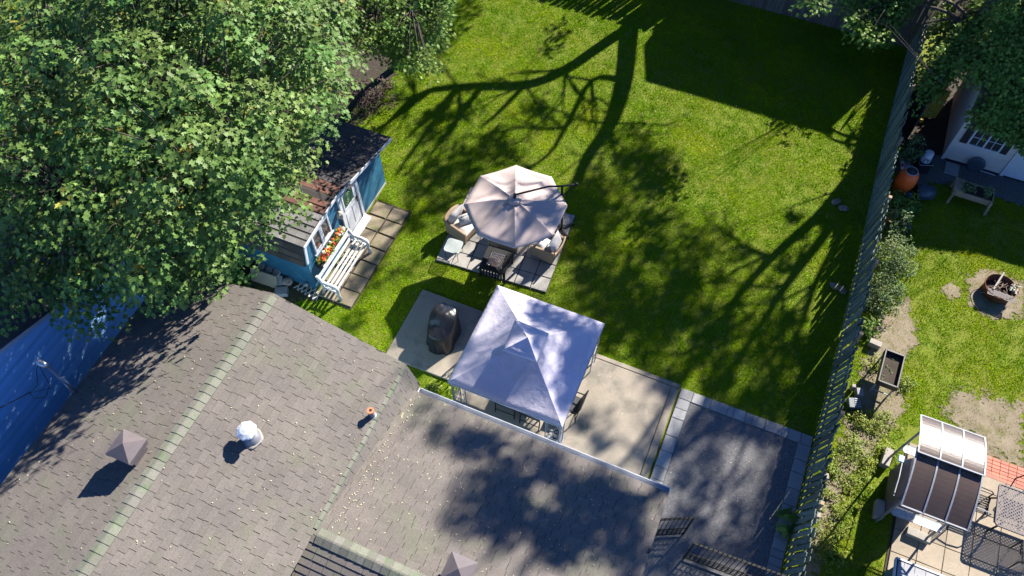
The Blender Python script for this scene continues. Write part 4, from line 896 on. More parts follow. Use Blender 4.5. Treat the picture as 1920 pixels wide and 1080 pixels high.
p = G(1815, 312, .1); q = G(1866, 329, .1); tag(MB().tube([p, q], .012, 6).build('pipe_length', 'white'), 'thin white pipe lying along the tan shed foot', 'pipe')
p = G(1834, 306, .35); tag(MB().lathe([(.26, -.02), (.25, .0), (.2, .012), (.01, .016)], (0, 0, 0), 24).build('dark_lid', 'bluebin'), 'dark round lid leaning against the tan shed wall', 'lid')
o = bpy.data.objects['dark_lid']; o.location = (6.83, 21.28, .27); o.rotation_euler = (math.radians(76), 0, 0)
# brown board partition between the fence and the tan shed
bp_ = thing('board_partition', 'dark brown board partition behind the right fence in shade', 'fence', (5.1, 24, 0))
for k in range(10):
    a = Vector((4.72, 21.9, 0)).lerp(Vector((5.45, 26.2, 0)), k / 10); b = Vector((4.72, 21.9, 0)).lerp(Vector((5.45, 26.2, 0)), (k + .97) / 10)
    mb = MB(); mb.prism([a, b, b + Vector((0, 0, 1.5)), a + Vector((0, 0, 1.5))], (.025, 0, 0)); mb.build('board', 'oldfence', bp_)
# things along the fence on the neighbour's side
p = Vector((4.84, 19.58, 0)); br = thing('rain_barrel', 'orange terracotta coloured plastic rain barrel with black lid by the fence', 'barrel', p)
mb = MB(); mb.lathe([(.22, 0), (.27, .12), (.30, .40), (.305, .46), (.295, .48), (.30, .50), (.28, .72), (.22, .86), (.17, .90)], (0, 0, 0), 28); mb.build('body', 'barrel', br, local=True, smooth=True)
mb = MB(); mb.lathe([(.185, .88), (.19, .915), (.165, .92), (.16, .90)], (0, 0, 0), 24); mb.build('rim', 'ribmetal', br, local=True, smooth=True)
mb = MB(); mb.lathe([(.16, .885), (.16, .905), (.08, .912), (.07, .935), (.02, .94)], (0, 0, 0), 24); mb.build('lid', 'black', br, local=True, smooth=True)
p = G(1733, 303, .35); bt = thing('storage_bin', 'dark square bin standing under the white bucket', 'bin', (p.x, p.y, 0), .35)
mb = MB(); mb.prism([(-.2, -.2, 0), (.2, -.2, 0), (.2, .2, 0), (-.2, .2, 0)], (0, 0, .42)); mb.build('body', 'black', bt, local=True, bev=.02)
mb = MB(); mb.tube([(-.22, -.22, .425), (.22, -.22, .425), (.22, .22, .425), (-.22, .22, .425), (-.22, -.22, .425)], .012, 5); mb.build('rim', 'greymetal', bt, local=True)
bk = thing('bucket', 'white plastic bucket lettered PM upside down on the dark bin', 'bucket', (p.x, p.y, .43))
mb = MB(); mb.lathe([(.155, 0), (.16, .02), (.152, .03), (.135, .33), (.13, .34), (.02, .342)], (0, 0, 0), 24); mb.build('pail', 'white', bk, local=True, smooth=True)
tm = text_mesh('lettering', 'PM', .13, .004); link('lettering', tm, 'black', bk, T(p.x + .01, p.y - .158, .43 + .17, 0) @ Matrix.Rotation(math.radians(90 - 4), 4, 'X') @ Matrix.Rotation(math.pi, 4, 'Z'))
mb = MB(); [mb.prism([(s_ * .055 - .03, -.157, .06), (s_ * .055 + .03, -.157, .06), (s_ * .055, -.157, .105)], (0, .006, 0)) for s_ in (-1, 1)]; mb.build('mark', 'black', bk, local=True)
p = G(1698, 308, .35); cr = thing('crate', 'grey plastic case with red and white lettering strip behind the barrel', 'case', (p.x, p.y, 0), .2)
mb = MB(); mb.box(-.16, .16, -.26, .26, 0, .34); mb.build('body', 'greymetal', cr, local=True, bev=.02)
mb = MB(); mb.box(-.145, -.05, -.24, .24, .3402, .345); mb.build('strip', 'white', cr, local=True); mb = MB(); mb.box(-.14, -.06, -.12, .02, .346, .35); mb.box(-.14, -.06, .14, .2, .346, .35); mb.build('red_mark', 'red', cr, local=True)
p = G(1732, 362, .2); tb = thing('tipped_bin', 'dark blue grey bin lying on its side beside the barrel', 'bin', (p.x, p.y, .0), math.radians(20))
mb = MB(); mb.tube([(-.28, 0, .24), (.0, 0, .23), (.26, 0, .22)], [.25, .235, .215], 20); mb.build('body', 'bluebin', tb, local=True, smooth=True); mb = MB(); mb.tube([(-.30, 0, .24), (-.27, 0, .24)], .262, 20); mb.build('rim', 'black', tb, local=True)
p = G(1704, 366, .1); tag(MB().prism([(-.05, -.09, 0), (.07, -.07, 0), (.06, .1, 0), (-.06, .08, 0)], (0, 0, .16)).build('blue_scoop', 'blue'), 'small bright blue plastic piece at the foot of the barrel', 'scoop').location = (p.x, p.y, 0)
p = G(1668, 408, .3); tag(MB().lathe([(.05, 0), (.065, .04), (.06, .16), (.08, .2), (.05, .26), (.01, .27)], (p.x, p.y, .0), 14).build('orange_jug', 'orange', smooth=True), 'small orange jug against the fence below the barrel', 'jug')
a = G(1666, 420, .25); tag(MB().tube([a + Vector((.0, .0, .0)), a + Vector((.18, .08, .1)), a + Vector((.38, .1, .12)), a + Vector((.6, .06, .05)), a + Vector((.66, .03, -.2))], .04, 8).build('hose_arc', 'black', smooth=True), 'thick black pipe arching out from the fence foot', 'pipe')
yl = thing('yellow_slide', 'yellow plastic slide leaning against the brown partition', 'slide', (5.15, 23.2, 0))
mb = MB(); mb.prism([(4.98, 23.0, .02), (5.42, 23.1, .02), (5.55, 23.7, .75), (5.1, 23.6, .75)], (0, -.02, .05)); mb.build('panel', 'yellow', yl)
mb = MB(); mb.bar((4.95, 22.95, .03), (5.05, 23.55, .75), .07, .12); mb.build('side_rail', 'yellow', yl); mb = MB(); mb.box(4.94, 5.06, 22.72, 22.95, .0, .14); mb.build('foot', 'yellow', yl, bev=.02)
# wooden raised planter
wp = thing('wooden_planter', 'raised wooden planter box with two leafy plants beside the tan shed', 'planter', (6.82, 19.98, 0), math.radians(-1))
for y_ in (-.25, .25): mb = MB(); mb.box(-.56, .56, y_ - .018, y_ + .018, .30, .50); mb.build('side_board', 'wood', wp, local=True)
for x_ in (-.56, .56): mb = MB(); mb.box(x_ - .018, x_ + .018, -.232, .232, .302, .498); mb.build('end_board', 'wood', wp, local=True)
mb = MB(); mb.box(-.60, -.30, -.27, .27, .5, .53); mb.build('ledge', 'wood', wp, local=True); mb = MB(); mb.box(-.54, .54, -.231, .231, .42, .455); mb.build('soil', 'soil', wp, local=True)
for x_ in (-.53, .53):
    for y_ in (-.28, .28): mb = MB(); mb.bar((x_, y_, .48), (x_ * 1.04, y_ * 1.3, 0), .07, .07); mb.build('leg', 'wood', wp, local=True)
for x_, l in ((6.62, 'left leafy plant in the wooden planter'), (7.14, 'right leafy plant in the wooden planter')):
    t = thing('vegetable_plant', l, 'plant', (x_, 19.98, .46), 0, 'plants in the wooden planter'); cl = np.array([(x_ + random.gauss(0, .1), 19.98 + random.gauss(0, .08), U(.5, .68)) for _ in range(12)]); cloud_obj('leaves', [rosettes(cl, 12, .085, OL, .09, flat=.4)], 'leafpale', t)
# rusty fire ring
fr = thing('fire_ring', 'rusty round fire ring filled with sticks on the neighbouring lawn', 'fire ring', (7.99, 16.83, 0))
mb = MB(); mb.lathe([(.40, 0), (.43, .30), (.44, .30), (.415, .27), (.385, .02)], (0, 0, 0), 32); mb.build('ring', 'rust', fr, local=True, smooth=True)
mb = MB(); mb.lathe([(.384, .02), (.36, .06), (.1, .09), (.02, .09)], (0, 0, 0), 24); mb.build('ash', 'darkbowl', fr, local=True)
mb = MB(); mb.tube([(.47 * math.cos(t), .47 * math.sin(t) + .04, .36 + .03 * math.sin(t)) for t in np.linspace(0, 6.28, 33)], .009, 5, cap=False); mb.build('wire_hoop', 'rust', fr, local=True)
for k in range(16):
    a, r1_ = U(0, 6.28), U(.05, .34); c = Vector((r1_ * math.cos(a), r1_ * math.sin(a), U(.12, .22))); d = Vector((U(-1, 1), U(-1, 1), U(-.3, .3))).normalized() * U(.1, .24); mb = MB(); mb.tube([c - d, c + Vector((0, 0, .02)), c + d], U(.008, .02), 5); mb.build('stick', 'twig', fr, local=True)
gt_ = thing('grill_grate', 'perforated steel grate laid over the near edge of the fire ring', 'grate', (8.02, 16.5, .31), math.radians(-3))
mb = MB()
for k in range(21): x_ = -.37 + .037 * k; mb.box(x_ - .008, x_ + .008, -.1, .1, .0, .012)
for k in range(6): y_ = -.095 + .038 * k; mb.box(-.38, .38, y_ - .009, y_ + .009, .0125, .022)
mb.build('grid', 'vent', gt_, local=True)
tag(MB().bar((7.78, 16.62, .35), (7.98, 17.28, .40), .045, .035).build('pale_stick', 'paleblock'), 'pale peeled stick laid across the fire ring', 'stick')
t = thing('dried_leaves', 'cluster of bleached dry leaves on the right rim of the fire ring', 'leaves', (8.35, 16.9, .33)); cl = np.array([(8.36 + U(-.06, .06), 16.9 + U(-.1, .1), .36) for _ in range(4)]); cloud_obj('leaves', [rosettes(cl, 4, .13, ML, .06)], 'petal', t)
# black raised planter
kp = thing('black_planter', 'long black trough planter on a metal stand beside the fence', 'planter', (5.43, 12.7, 0), math.radians(-2))
w_, l_ = .24, .52
for x_ in (-w_, w_): mb = MB(); mb.box(x_ - .02, x_ + .02, -l_, l_, .52, .74); mb.build('side_wall', 'black', kp, local=True, bev=.008)
for y_ in (-l_ + .02, l_ - .02): mb = MB(); mb.box(-w_ + .021, w_ - .021, y_ - .02, y_ + .02, .521, .738); mb.build('end_wall', 'black', kp, local=True)
mb = MB(); mb.box(-w_ + .021, w_ - .021, -l_ + .041, l_ - .041, .53, .62); mb.build('soil', 'soil', kp, local=True)
for x_ in (-w_ + .02, w_ - .02):
    for y_ in (-l_ + .05, l_ - .05): mb = MB(); mb.box(x_ - .018, x_ + .018, y_ - .018, y_ + .018, 0, .519); mb.build('leg', 'ribmetal', kp, local=True)
for y_ in (-l_ + .05, l_ - .05): mb = MB(); mb.box(-w_ + .04, w_ - .04, y_ - .012, y_ + .012, .15, .18); mb.build('stretcher', 'ribmetal', kp, local=True)
cl = np.array([(5.43 + U(-.15, .15), 12.7 + U(-.42, .42), .64) for _ in range(10)]); t = thing('seedlings', 'sparse seedlings in the black trough planter', 'plants', (5.43, 12.7, .62)); cloud_obj('leaves', [rosettes(cl, 6, .04, OL, .05)], 'leafpale', t)
# pale blocks and posts by the fence
for px, py, sx, sy, sz, rz, l, m in ((1640, 645, .32, .17, .2, -.1, 'pale concrete block by the fence near the black planter', 'paleblock'), (1610, 737, .17, .2, .22, .3, 'grey block at the fence below the black planter', 'stone'), (1598, 727, .1, .1, .24, .2, 'thin pale block squeezed against the fence', 'paleblock'),
                                     (1544, 897, .15, .14, .3, .3, 'pale block beside the fence near the barbecue shelter', 'paleblock'), (1533, 955, .12, .12, .25, .2, 'upper small pale block at the fence foot', 'paleblock'), (1532, 967, .12, .13, .2, .1, 'lower small pale block at the fence foot', 'paleblock')):
    p = G(px, py, .1); block('fence_block', l, 'block', (max(p.x, 4.36), p.y, 0), sx, sy, sz, rz, m)
p = G(1603, 755, .2); hb = thing('black_grate_box', 'black slotted plastic box lying at the fence foot', 'box', (max(p.x, 4.5), p.y, 0), .3)
mb = MB(); mb.box(-.16, .16, -.15, .15, 0, .2); mb.build('body', 'bluebin', hb, local=True, bev=.02)
for k in range(5): mb = MB(); mb.box(.0, .14, -.12 + .055 * k, -.095 + .055 * k, .201, .215); mb.build('slot_bar', 'ribmetal', hb, local=True)
for i, (px, py, l, m) in enumerate(((1567, 380, 'pinkish rock of the cluster on the lawn nearer the tan shed', 'paver'), (1581, 392, 'grey flat rock of the cluster on the lawn nearer the tan shed', 'stone'), (1565, 538, 'pinkish rock of the lower cluster beside the fence shadow', 'paver'), (1578, 545, 'flat grey rock of the lower cluster beside the fence shadow', 'stone'))):
    p = G(px, py); m = 'oldpaver'; tag(MB().lathe([(.10, 0), (.14, .03), (.12, .08), (.05, .1), (.004, .1)], (0, 0, 0), 9, fn=lambda a, z: 1 + .22 * math.sin(2 * a + i) + .1 * math.sin(5 * a)).build('rock', m), l, 'rock').location = (p.x, p.y, .0)

# ================================================================== BARBECUE SHELTER, METAL DINING SET
pv = MB().add([(6.35, 7.0, .004), (10.6, 7.0, .004), (10.6, 11.0, .004), (6.35, 11.0, .004)], [(0, 1, 2, 3)]).build('paved_terrace', 'soil'); tag(pv, kind='structure'); KEEP.append((6.3, 10.6, 7.0, 11.7))
for i in range(7):
    for j in range(7):
        x0, y0 = 6.4 + i * .6, 6.98 + j * .6 - .3 * (i % 2) * 0
        if y0 > 10.6: continue
        link('paver', slabmesh('paver', .585, .585, .04, .006, .003) if (i + j) % 3 == 0 else link.__defaults__ and pvm if 'pvm' in globals() else globals().setdefault('pvm', slabmesh('paver', .585, .585, .04, .006, .003)), 'tanpaver', pv, T(x0 + .3, y0 + .3, U(-.003, .004), U(-.006, .006)))
rp = MB().add([(7.6, 10.98, .006), (10.4, 10.98, .006), (10.4, 11.62, .006), (7.6, 11.62, .006)], [(0, 1, 2, 3)]).build('brick_strip', 'soil'); tag(rp, kind='structure')
rm_ = slabmesh('paver', .192, .092, .045, .005, .001)
for i in range(14):
    for j in range(6): link('paver', rm_, 'redpaver', rp, T(7.72 + i * .2, 11.05 + j * .1, U(0, .003), U(-.01, .01)))
sh = thing('barbecue_shelter', 'metal barbecue shelter with curved two tier polycarbonate canopy', 'shelter', (6.55, 9.6, 0))
def arc(f, lo):  # f 0..1 across, returns (y,z)
    if lo: return 9.74 - 1.30 * f, 2.50 + .06 * math.sin(math.pi * f) - .40 * f ** 1.3
    return 10.66 - 1.06 * f, 2.36 + .22 * (1 - (1 - f) ** 2)
for lo in (True, False):
    for k in range(3):
        x0 = 5.80 + k * .475; mb = MB(); vs = []
        for j in range(13):
            y_, z_ = arc(j / 12, lo)
            vs += [(x0 + .012, y_, z_), (x0 + .455, y_, z_), (x0 + .455, y_, z_ - .008), (x0 + .012, y_, z_ - .008)]
        fs = [(j * 4 + i, j * 4 + (i + 1) % 4, j * 4 + 4 + (i + 1) % 4, j * 4 + 4 + i) for j in range(12) for i in range(4)] + [(3, 2, 1, 0), (48, 49, 50, 51)]
        mb.add(vs, fs); mb.build('canopy_panel', 'poly', sh, smooth=False)
    for k in range(4):
        x0 = 5.805 + k * .475; mb = MB(); pts = [Vector((x0 - .012, *arc(j / 10, lo))) + Vector((0, 0, .006)) for j in range(11)]
        for a, b in zip(pts, pts[1:]): mb.bar(a, b, .035, .022)
        mb.build('canopy_rib', 'ribmetal', sh)
    for f in (0, 1): y_, z_ = arc(f, lo); mb = MB(); mb.bar((5.79, y_, z_), (7.23, y_, z_), .03, .03); mb.build('canopy_edge', 'ribmetal', sh)
LG = [(5.97, 8.78), (5.93, 10.45), (7.12, 8.78), (7.12, 10.45)]
for x_, y_ in LG:
    mb = MB(); mb.tube([(x_, y_, 0), (x_ + (.02 if x_ < 6.5 else -.02), y_ + (.05 if y_ < 9.5 else -.05), 2.02 if y_ < 9.5 else 2.3), (x_, 9.6, 2.44)], .028, 6); mb.build('leg', 'greymetal', sh)
for y_ in (8.78, 10.45):
    mb = MB(); mb.tube([(5.97, y_, .95), (7.12, y_, .95)], .016, 6); mb.tube([(5.97, y_, 2.0), (7.12, y_, 2.0)], .016, 6); mb.build('cross_rail', 'greymetal', sh)
    s_ = -1 if y_ < 9 else 1; yo = y_ - s_ * .0; mb = MB(); pts = [(6.02, yo - .11, .962), (7.08, yo - .11, .962), (7.12, yo - .07, .962), (7.12, yo + .07, .962), (7.08, yo + .11, .962), (6.02, yo + .11, .962), (5.98, yo + .07, .962), (5.98, yo - .07, .962)]
    mb.prism(pts, (0, 0, .01)); mb.build('glass_shelf', 'clearglass', sh); mb = MB(); mb.tube(pts + [pts[0]], .012, 5); mb.build('shelf_rim', 'greymetal', sh)
cg = thing('covered_barbecue', 'grey fabric covered barbecue standing under the shelter', 'grill', (6.45, 9.62, 0))
mb = MB(); mb.prism([(-.42, -.55, .05), (.3, -.55, .05), (.28, -.53, .9), (.1, -.5, 1.15), (-.25, -.5, 1.15), (-.40, -.53, .9)], (0, 1.1, 0)); mb.build('cover', 'vent', cg, local=True, bev=.05)
mb = MB(); mb.tube([(-.50, -.5, 1.0), (-.46, 0, 1.02), (-.44, .55, 1.0)], .016, 6); mb.build('tool_bar', 'ribmetal', cg, local=True); mb = MB(); mb.box(-.54, -.42, .42, .58, .96, 1.03); mb.build('blue_cloth', 'siding_white', cg, local=True)
for px, py, sx, sy, sz, rz, l in ((1663, 858, .2, .5, .22, -.1, 'concrete block footing at the shelter far corner'), (1648, 955, .2, .45, .25, .05, 'upright concrete block footing beside the shelter near leg'), (1722, 1003, .55, .2, .2, -.05, 'long concrete block lying under the shelter front rail')):
    p = G(px, py, .15); block('footing_block', l, 'block', (p.x, p.y, 0.0), sx, sy, sz, rz, 'paleblock')
dt_ = thing('metal_table', 'dark perforated metal dining table at the right edge', 'table', (9.15, 10.02, .04))
tx0, tx1, ty0, ty1 = -.80, .85, -.535, .535
mb = MB(); sp_ = .085
def clipbar(o_, s_):
    # diagonal bar x - s*y = o within the rectangle
    pts = []
    for y_ in (ty0, ty1):
        x_ = o_ + s_ * y_
        if tx0 <= x_ <= tx1: pts.append((x_, y_))
    for x_ in (tx0, tx1):
        y_ = (x_ - o_) / s_
        if ty0 < y_ < ty1: pts.append((x_, y_))
    return pts[:2] if len(pts) >= 2 else None
for s_ in (1, -1):
    for k in range(-26, 27):
        c = clipbar(k * sp_ + .0, s_)
        if c: mb.bar((*c[0], .69 + (.002 if s_ > 0 else 0)), (*c[1], .69 + (.002 if s_ > 0 else 0)), .026, .008)
mb.build('mesh_top', 'vent', dt_, local=True)
mb = MB(); r_ = .08; pts = []
for cx, cy, a0 in ((tx1 - r_, ty1 - r_, 0), (tx0 + r_, ty1 - r_, 90), (tx0 + r_, ty0 + r_, 180), (tx1 - r_, ty0 + r_, 270)):
    for k in range(4): a = math.radians(a0 + 30 * k); pts.append((cx + r_ * math.cos(a), cy + r_ * math.sin(a), .69))
mb.tube(pts + [pts[0]], .026, 6); mb.build('rim', 'vent', dt_, local=True)
for sx in (-.65, .7):
    for sy in (-.42, .42): mb = MB(); mb.tube([(sx, sy, .68), (sx * .92, sy * .9, .3), (sx * 1.04, sy * 1.06, 0)], .024, 6); mb.build('leg', 'blackmetal', dt_, local=True)
def metal_chair(label, loc, rz):
    t = thing('metal_chair', label, 'chair', loc, rz, 'black metal chairs round the perforated table')
    mb = MB()
    for k in range(8): y_ = -.21 + .06 * k; mb.box(-.22, .24, y_ - .018, y_ + .018, .42, .432)
    mb.box(-.24, -.22, -.24, .24, .418, .434); mb.box(.24, .26, -.24, .24, .418, .434); mb.build('seat', 'blackmetal', t, local=True)
    mb = MB()
    for k in range(7): y_ = -.18 + .06 * k; mb.tube([(-.24, y_, .44), (-.34, y_, .86)], .009, 5)
    mb.tube([(-.23, -.24, .43), (-.34, -.23, .84), (-.36, -.1, .92), (-.36, .1, .92), (-.34, .23, .84), (-.23, .24, .43)], .016, 6); mb.build('back', 'blackmetal', t, local=True)
    for s_ in (-1, 1):
        mb = MB(); mb.tube([(-.30, s_ * .25, .66), (-.05, s_ * .28, .68), (.2, s_ * .28, .66), (.26, s_ * .27, .60), (.24, s_ * .25, 0)], .016, 6); mb.build('arm', 'ribmetal' if s_ < 0 else 'blackmetal', t, local=True)
        mb = MB(); mb.tube([(-.22, s_ * .24, .42), (-.28, s_ * .25, 0)], .016, 6); mb.build('leg', 'blackmetal', t, local=True)
metal_chair('black metal chair between the barbecue shelter and the table', (8.02, 10.02, .04), 0)
metal_chair('black metal chair at the near side of the perforated table', (9.3, 9.15, .04), math.radians(90))
metal_chair('black metal chair on the red brick strip behind the table', (9.25, 10.95, .05), math.radians(-90))
# low roof at the bottom edge
db = thing('dog_house', 'low blue walled hutch with grey shingle roof and white edge at the bottom', 'hutch', (7.4, 6.9, 0))
mb = MB(); mb.box(6.36, 8.9, 6.2, 7.62, 0, .85); mb.build('wall', 'shed_blue', db)
rr_ = deck([(6.3, 7.70, .88), (9.0, 7.70, .88), (9.0, 6.1, 1.15), (6.3, 6.1, 1.15)], .05).build('roof_slope', 'deck', db)
SS = []; v_ = Vector((0, -1.6, .27)); field((6.33, 7.67, .89), (1, 0, 0), v_, 2.6, v_.length, rr_, SS, .3, .012, .17); emit_shingles(SS, 60, 'roofgrey', 'shingle')
mb = MB(); mb.box(6.28, 9.0, 7.705, 7.745, .80, .91); mb.build('edge_board', 'white', db); mb = MB(); mb.prism([(6.27, 7.70, .80), (6.27, 7.70, .91), (6.27, 6.1, 1.18), (6.27, 6.1, 1.06)], (.026, 0, 0)); mb.build('edge_board', 'white', db); KEEP.append((6.3, 9, 6, 7.7))

# ================================================================== BUILDING BEHIND THE BACK FENCE (casts the square shadow on the lawn)
gb = thing('back_house', 'pale house standing just behind the back board fence', 'house', (1.8, 30, 0))
mb = MB(); mb.prism([(-1.3, 27.7, 0), (-1.3, 33.5, 0), (-1.3, 33.5, 4.8), (-1.3, 30.6, 5.9), (-1.3, 27.7, 4.8)], (6.2, 0, 0)); mb.build('wall', 'white_wall', gb)
deck([(-1.4, 27.4, 4.92), (5.0, 27.4, 4.92), (5.0, 30.6, 6.1), (-1.4, 30.6, 6.1)], .1).build('roof_slope', 'shed_roof', gb); deck([(-1.4, 33.8, 4.92), (5.0, 33.8, 4.92), (5.0, 30.6, 6.1), (-1.4, 30.6, 6.1)], .1).build('roof_slope', 'shed_roof', gb)

# ================================================================== TREES
def limbs(parent, name, lines, m='bark', n=8):
    for pts, rad in lines:
        Q = [Vector(p) for p in pts]; R_ = list(rad); pts, rad = [], []
        for i in range(len(Q) - 1):
            a_, b_, c_, d_ = Q[max(i - 1, 0)], Q[i], Q[i + 1], Q[min(i + 2, len(Q) - 1)]
            for k in range(4): t = k / 4; pts.append(.5 * ((2 * b_) + (c_ - a_) * t + (2 * a_ - 5 * b_ + 4 * c_ - d_) * t * t + (3 * b_ - a_ - 3 * c_ + d_) * t ** 3)); rad.append(R_[i] + (R_[i + 1] - R_[i]) * t)
        pts.append(Q[-1]); rad.append(R_[-1]); mb = MB(); mb.tube(pts, rad, n); mb.build(name, m, parent, smooth=True)
def twigs(parent, clusters, nodes, r=.014):
    mb = MB(); nodes = [Vector(q) for q in nodes]
    for c in clusters:
        c = Vector(c); nd = min(nodes, key=lambda q: (q - c).length); mid = nd.lerp(c, .5) + Vector((0, 0, .12 * (c - nd).length))
        mb.tube([nd, mid, c], [r * (1.6 + .25 * (c - nd).length), r * 1.2, r * .5], 4, cap=False)
    mb.build('twigs', 'bark', parent)
def crown(centre, rad, count, poly=None, lo=.55, extra=None, zmin=2.6, seed=1, avoid=None):
    rg = np.random.default_rng(seed); out = []; c = np.array(centre); r = np.array(rad); tries = 0
    while len(out) < count and tries < count * 60:
        tries += 1; d = rg.normal(size=3); d /= np.linalg.norm(d); q = lo + (1 - lo) * rg.random() ** .6
        p = c + d * r * q * (1 + .12 * math.sin(5 * d[0] + 3 * d[1]) + .08 * math.sin(9 * d[1] + 7 * d[2]))
        if p[2] < zmin or (avoid and avoid(p)): continue
        if poly is not None and infr(p, 40):
            x, y = PJ(p)
            if not inpoly(x, y, poly): continue
        out.append(p)
    return np.array(out)
# --- big maple on the left
MPOLY = [(-60, -60), (622, -60), (655, 20), (648, 90), (655, 140), (625, 180), (590, 195), (585, 240), (550, 275), (565, 300), (545, 350), (512, 395), (488, 440), (470, 455), (460, 510), (400, 530), (340, 520), (290, 550), (250, 545), (190, 570), (140, 610), (95, 600), (40, 590), (-60, 575)]
mp = thing('maple_tree', 'big leafy maple filling the upper left corner over the blue shed', 'tree', (-14.6, 9.6, 0))
MSH = [(-80, 540), (300, 500), (400, 540), (330, 600), (270, 680), (190, 750), (100, 800), (40, 850), (-80, 960)]
def maple_bad(p):
    if p[2] < 3.6 and p[1] < 7.4: return True
    q = (p[0] - SHX * (p[2] - 3.6), p[1] - SHY * (p[2] - 3.6), 3.6)
    if q[0] > -12.3 and q[1] < 7.0: x, y = PJ(q); return not inpoly(x, y, MSH)
    return False
MC = (-13.0, 9.7, 6.2); mcl = crown(MC, (4.6, 5.4, 4.0), 1100, MPOLY, .35, seed=3, avoid=maple_bad)
ex = []
for _ in range(420):   # outer sprays along the photographed outline
    px, py = U(-40, 640), U(-40, 590)
    if inpoly(px, py, MPOLY):
        z_ = U(4.0, 7.5) if py < 420 else U(3.7, 5.0); p_ = G(px, py, z_); ex.append(np.array(p_)) if not maple_bad(p_) else None
mcl = np.concatenate([mcl, np.array(ex)]); keep = []
for q_ in mcl:      # spread the sprays so that dark gaps stay between them
    if all((q_[0] - k_[0]) ** 2 + (q_[1] - k_[1]) ** 2 + (q_[2] - k_[2]) ** 2 > .30 for k_ in keep): keep.append(q_)
mcl = np.array(keep)
base = Vector((-14.6, 9.6, 0)); nodes = []
tr = [base, base + Vector((.1, 0, 1.6)), base + Vector((.4, .1, 3.2)), base + Vector((.8, .1, 4.6)), base + Vector((1.2, .1, 5.6)), base + Vector((1.4, 0, 6.6))]; limbs(mp, 'trunk', [(tr, [.32, .26, .22, .17, .10, .04])]); nodes += tr[2:]
for k in range(14):
    a = k * 2.4; st_ = tr[2].lerp(tr[4], (k % 7) / 6); ln = U(2.4, 3.8); e = st_ + Vector((math.cos(a) * ln, math.sin(a) * ln, U(.6, 1.8))); m1 = st_.lerp(e, .5) + Vector((0, 0, .35)); limbs(mp, 'limb', [([st_, m1, e], [.09, .06, .025])], n=6); nodes += [m1, e, st_.lerp(e, .75)]
twigs(mp, mcl, nodes)
mr_ = RNG.uniform(.45, .80, len(mcl)); cloud_obj('crown', [rosettes(mcl, 92, .114, ML, mr_, droop=.75, up=.75, rnd=.36, tips=.22, centre=MC, outw=.25)], 'maple', mp)
# --- second tree, top centre left
T2P = [(625, -60), (860, -60), (838, 0), (832, 50), (808, 90), (822, 132), (785, 132), (758, 112), (722, 88), (690, 96), (655, 70), (630, 20)]
t2 = thing('leafy_tree', 'fine leaved dark green tree at the top beside the maple', 'tree', (-12.2, 18.2, 0))
c2_ = G(742, 0, 4.2); tcl = crown(tuple(c2_), (2.1, 2.4, 2.0), 260, T2P, .3, seed=5, zmin=1.6)
ex = [np.array(G(px, py, U(3, 5.0))) for px, py in ((U(630, 840), U(-50, 135)) for _ in range(200)) if inpoly(px, py, T2P)]; tcl = np.concatenate([tcl, np.array(ex)])
b_ = Vector((-12.2, 18.2, 0)); tt = [b_, b_ + Vector((.3, 0, 1.5)), c2_ + Vector((0, 0, -.8)), c2_ + Vector((0, 0, 1.4))]; limbs(t2, 'trunk', [(tt, [.16, .12, .08, .03])]); nd = [tt[1], tt[2], tt[3]]
for k in range(8): a = k * .8; e = c2_ + Vector((1.3 * math.cos(a), 1.3 * math.sin(a), U(-.4, .8))); limbs(t2, 'limb', [([tt[2], e], [.05, .02])], n=5); nd.append(e)
twigs(t2, tcl, nd, .01); cloud_obj('crown', [rosettes(tcl, 44, .085, ML, RNG.uniform(.3, .55, len(tcl)), droop=.6, up=.7, rnd=.4)], 'leafdark', t2)
# --- tree on the right by the tan shed (its upper crown, outside the frame, shades lawn, driveway and roof)
def zp(L): return [(x * .3889 + 1520, y * .3889) for x, y in L]
T3P = zp([(110, 195), (190, 140), (260, 60), (270, -120), (1300, -120), (1300, 760), (1029, 690), (960, 630), (900, 600), (800, 570), (820, 520), (890, 450), (860, 370), (760, 350), (720, 330), (680, 370), (610, 440), (510, 530), (490, 600), (450, 620), (440, 550), (360, 500), (350, 440), (370, 370), (420, 300), (380, 240), (290, 180), (210, 180)])
t3 = thing('shade_tree', 'tall spreading tree overhanging the fence corner and the tan shed at upper right', 'tree', (5.35, 24.7, 0))
B3 = Vector((5.35, 24.7, 0)); c3_ = (4.9, 21.6, 5.0)
tcl3 = np.zeros((0, 3)); ex = []
for _ in range(1700):
    px, py = U(1555, 1990), U(-40, 300)
    if not inpoly(px, py, T3P): continue
    for zz in (U(3.6, 5.6), U(2.8, 3.6), U(2.2, 2.8), U(1.7, 2.2)):
        p_ = G(px, py, zz)
        sx_, sy_ = p_.x - SHX * zz, p_.y - SHY * zz
        if (sy_ > 18 if sx_ > 3.5 else sx_ < 2.0 and sy_ > 21.3) and not (p_.x > 5.75 and p_.y > 21.2 and zz < 3.9): ex.append(np.array(p_)); break
    else:
        for zz in np.arange(5, 1.2, -.1):
            p_ = G(px, py, zz); rz_ = 2.15 + (min(p_.y, 24.5 - (p_.y - 22.9) if p_.y > 22.9 else p_.y) - 21.2) * .98
            if p_.y > 20.95 and p_.x > 5.3 and zz < rz_ + .35: ex.append(np.array(p_)); break
ex = ex[:700]
for q_ in [(U(1590, 1900), U(-40, 60)) for _ in range(130)]: 
    p_ = G(*q_, U(1.9, 2.5)); sx_ = p_.x - SHX * p_.z
    if sx_ < 2.0 or sx_ > 3.5: ex.append(np.array(p_))
ex += [np.array(G(U(1515, 1560), U(-40, 16), U(4, 5))) for _ in range(10)]
tcl3 = np.concatenate([tcl3, np.array(ex)]) if len(tcl3) else np.array(ex)
def from_shadow(px, py, z): p = G(px, py); return Vector((p.x + SHX * z, p.y + SHY * z, z))
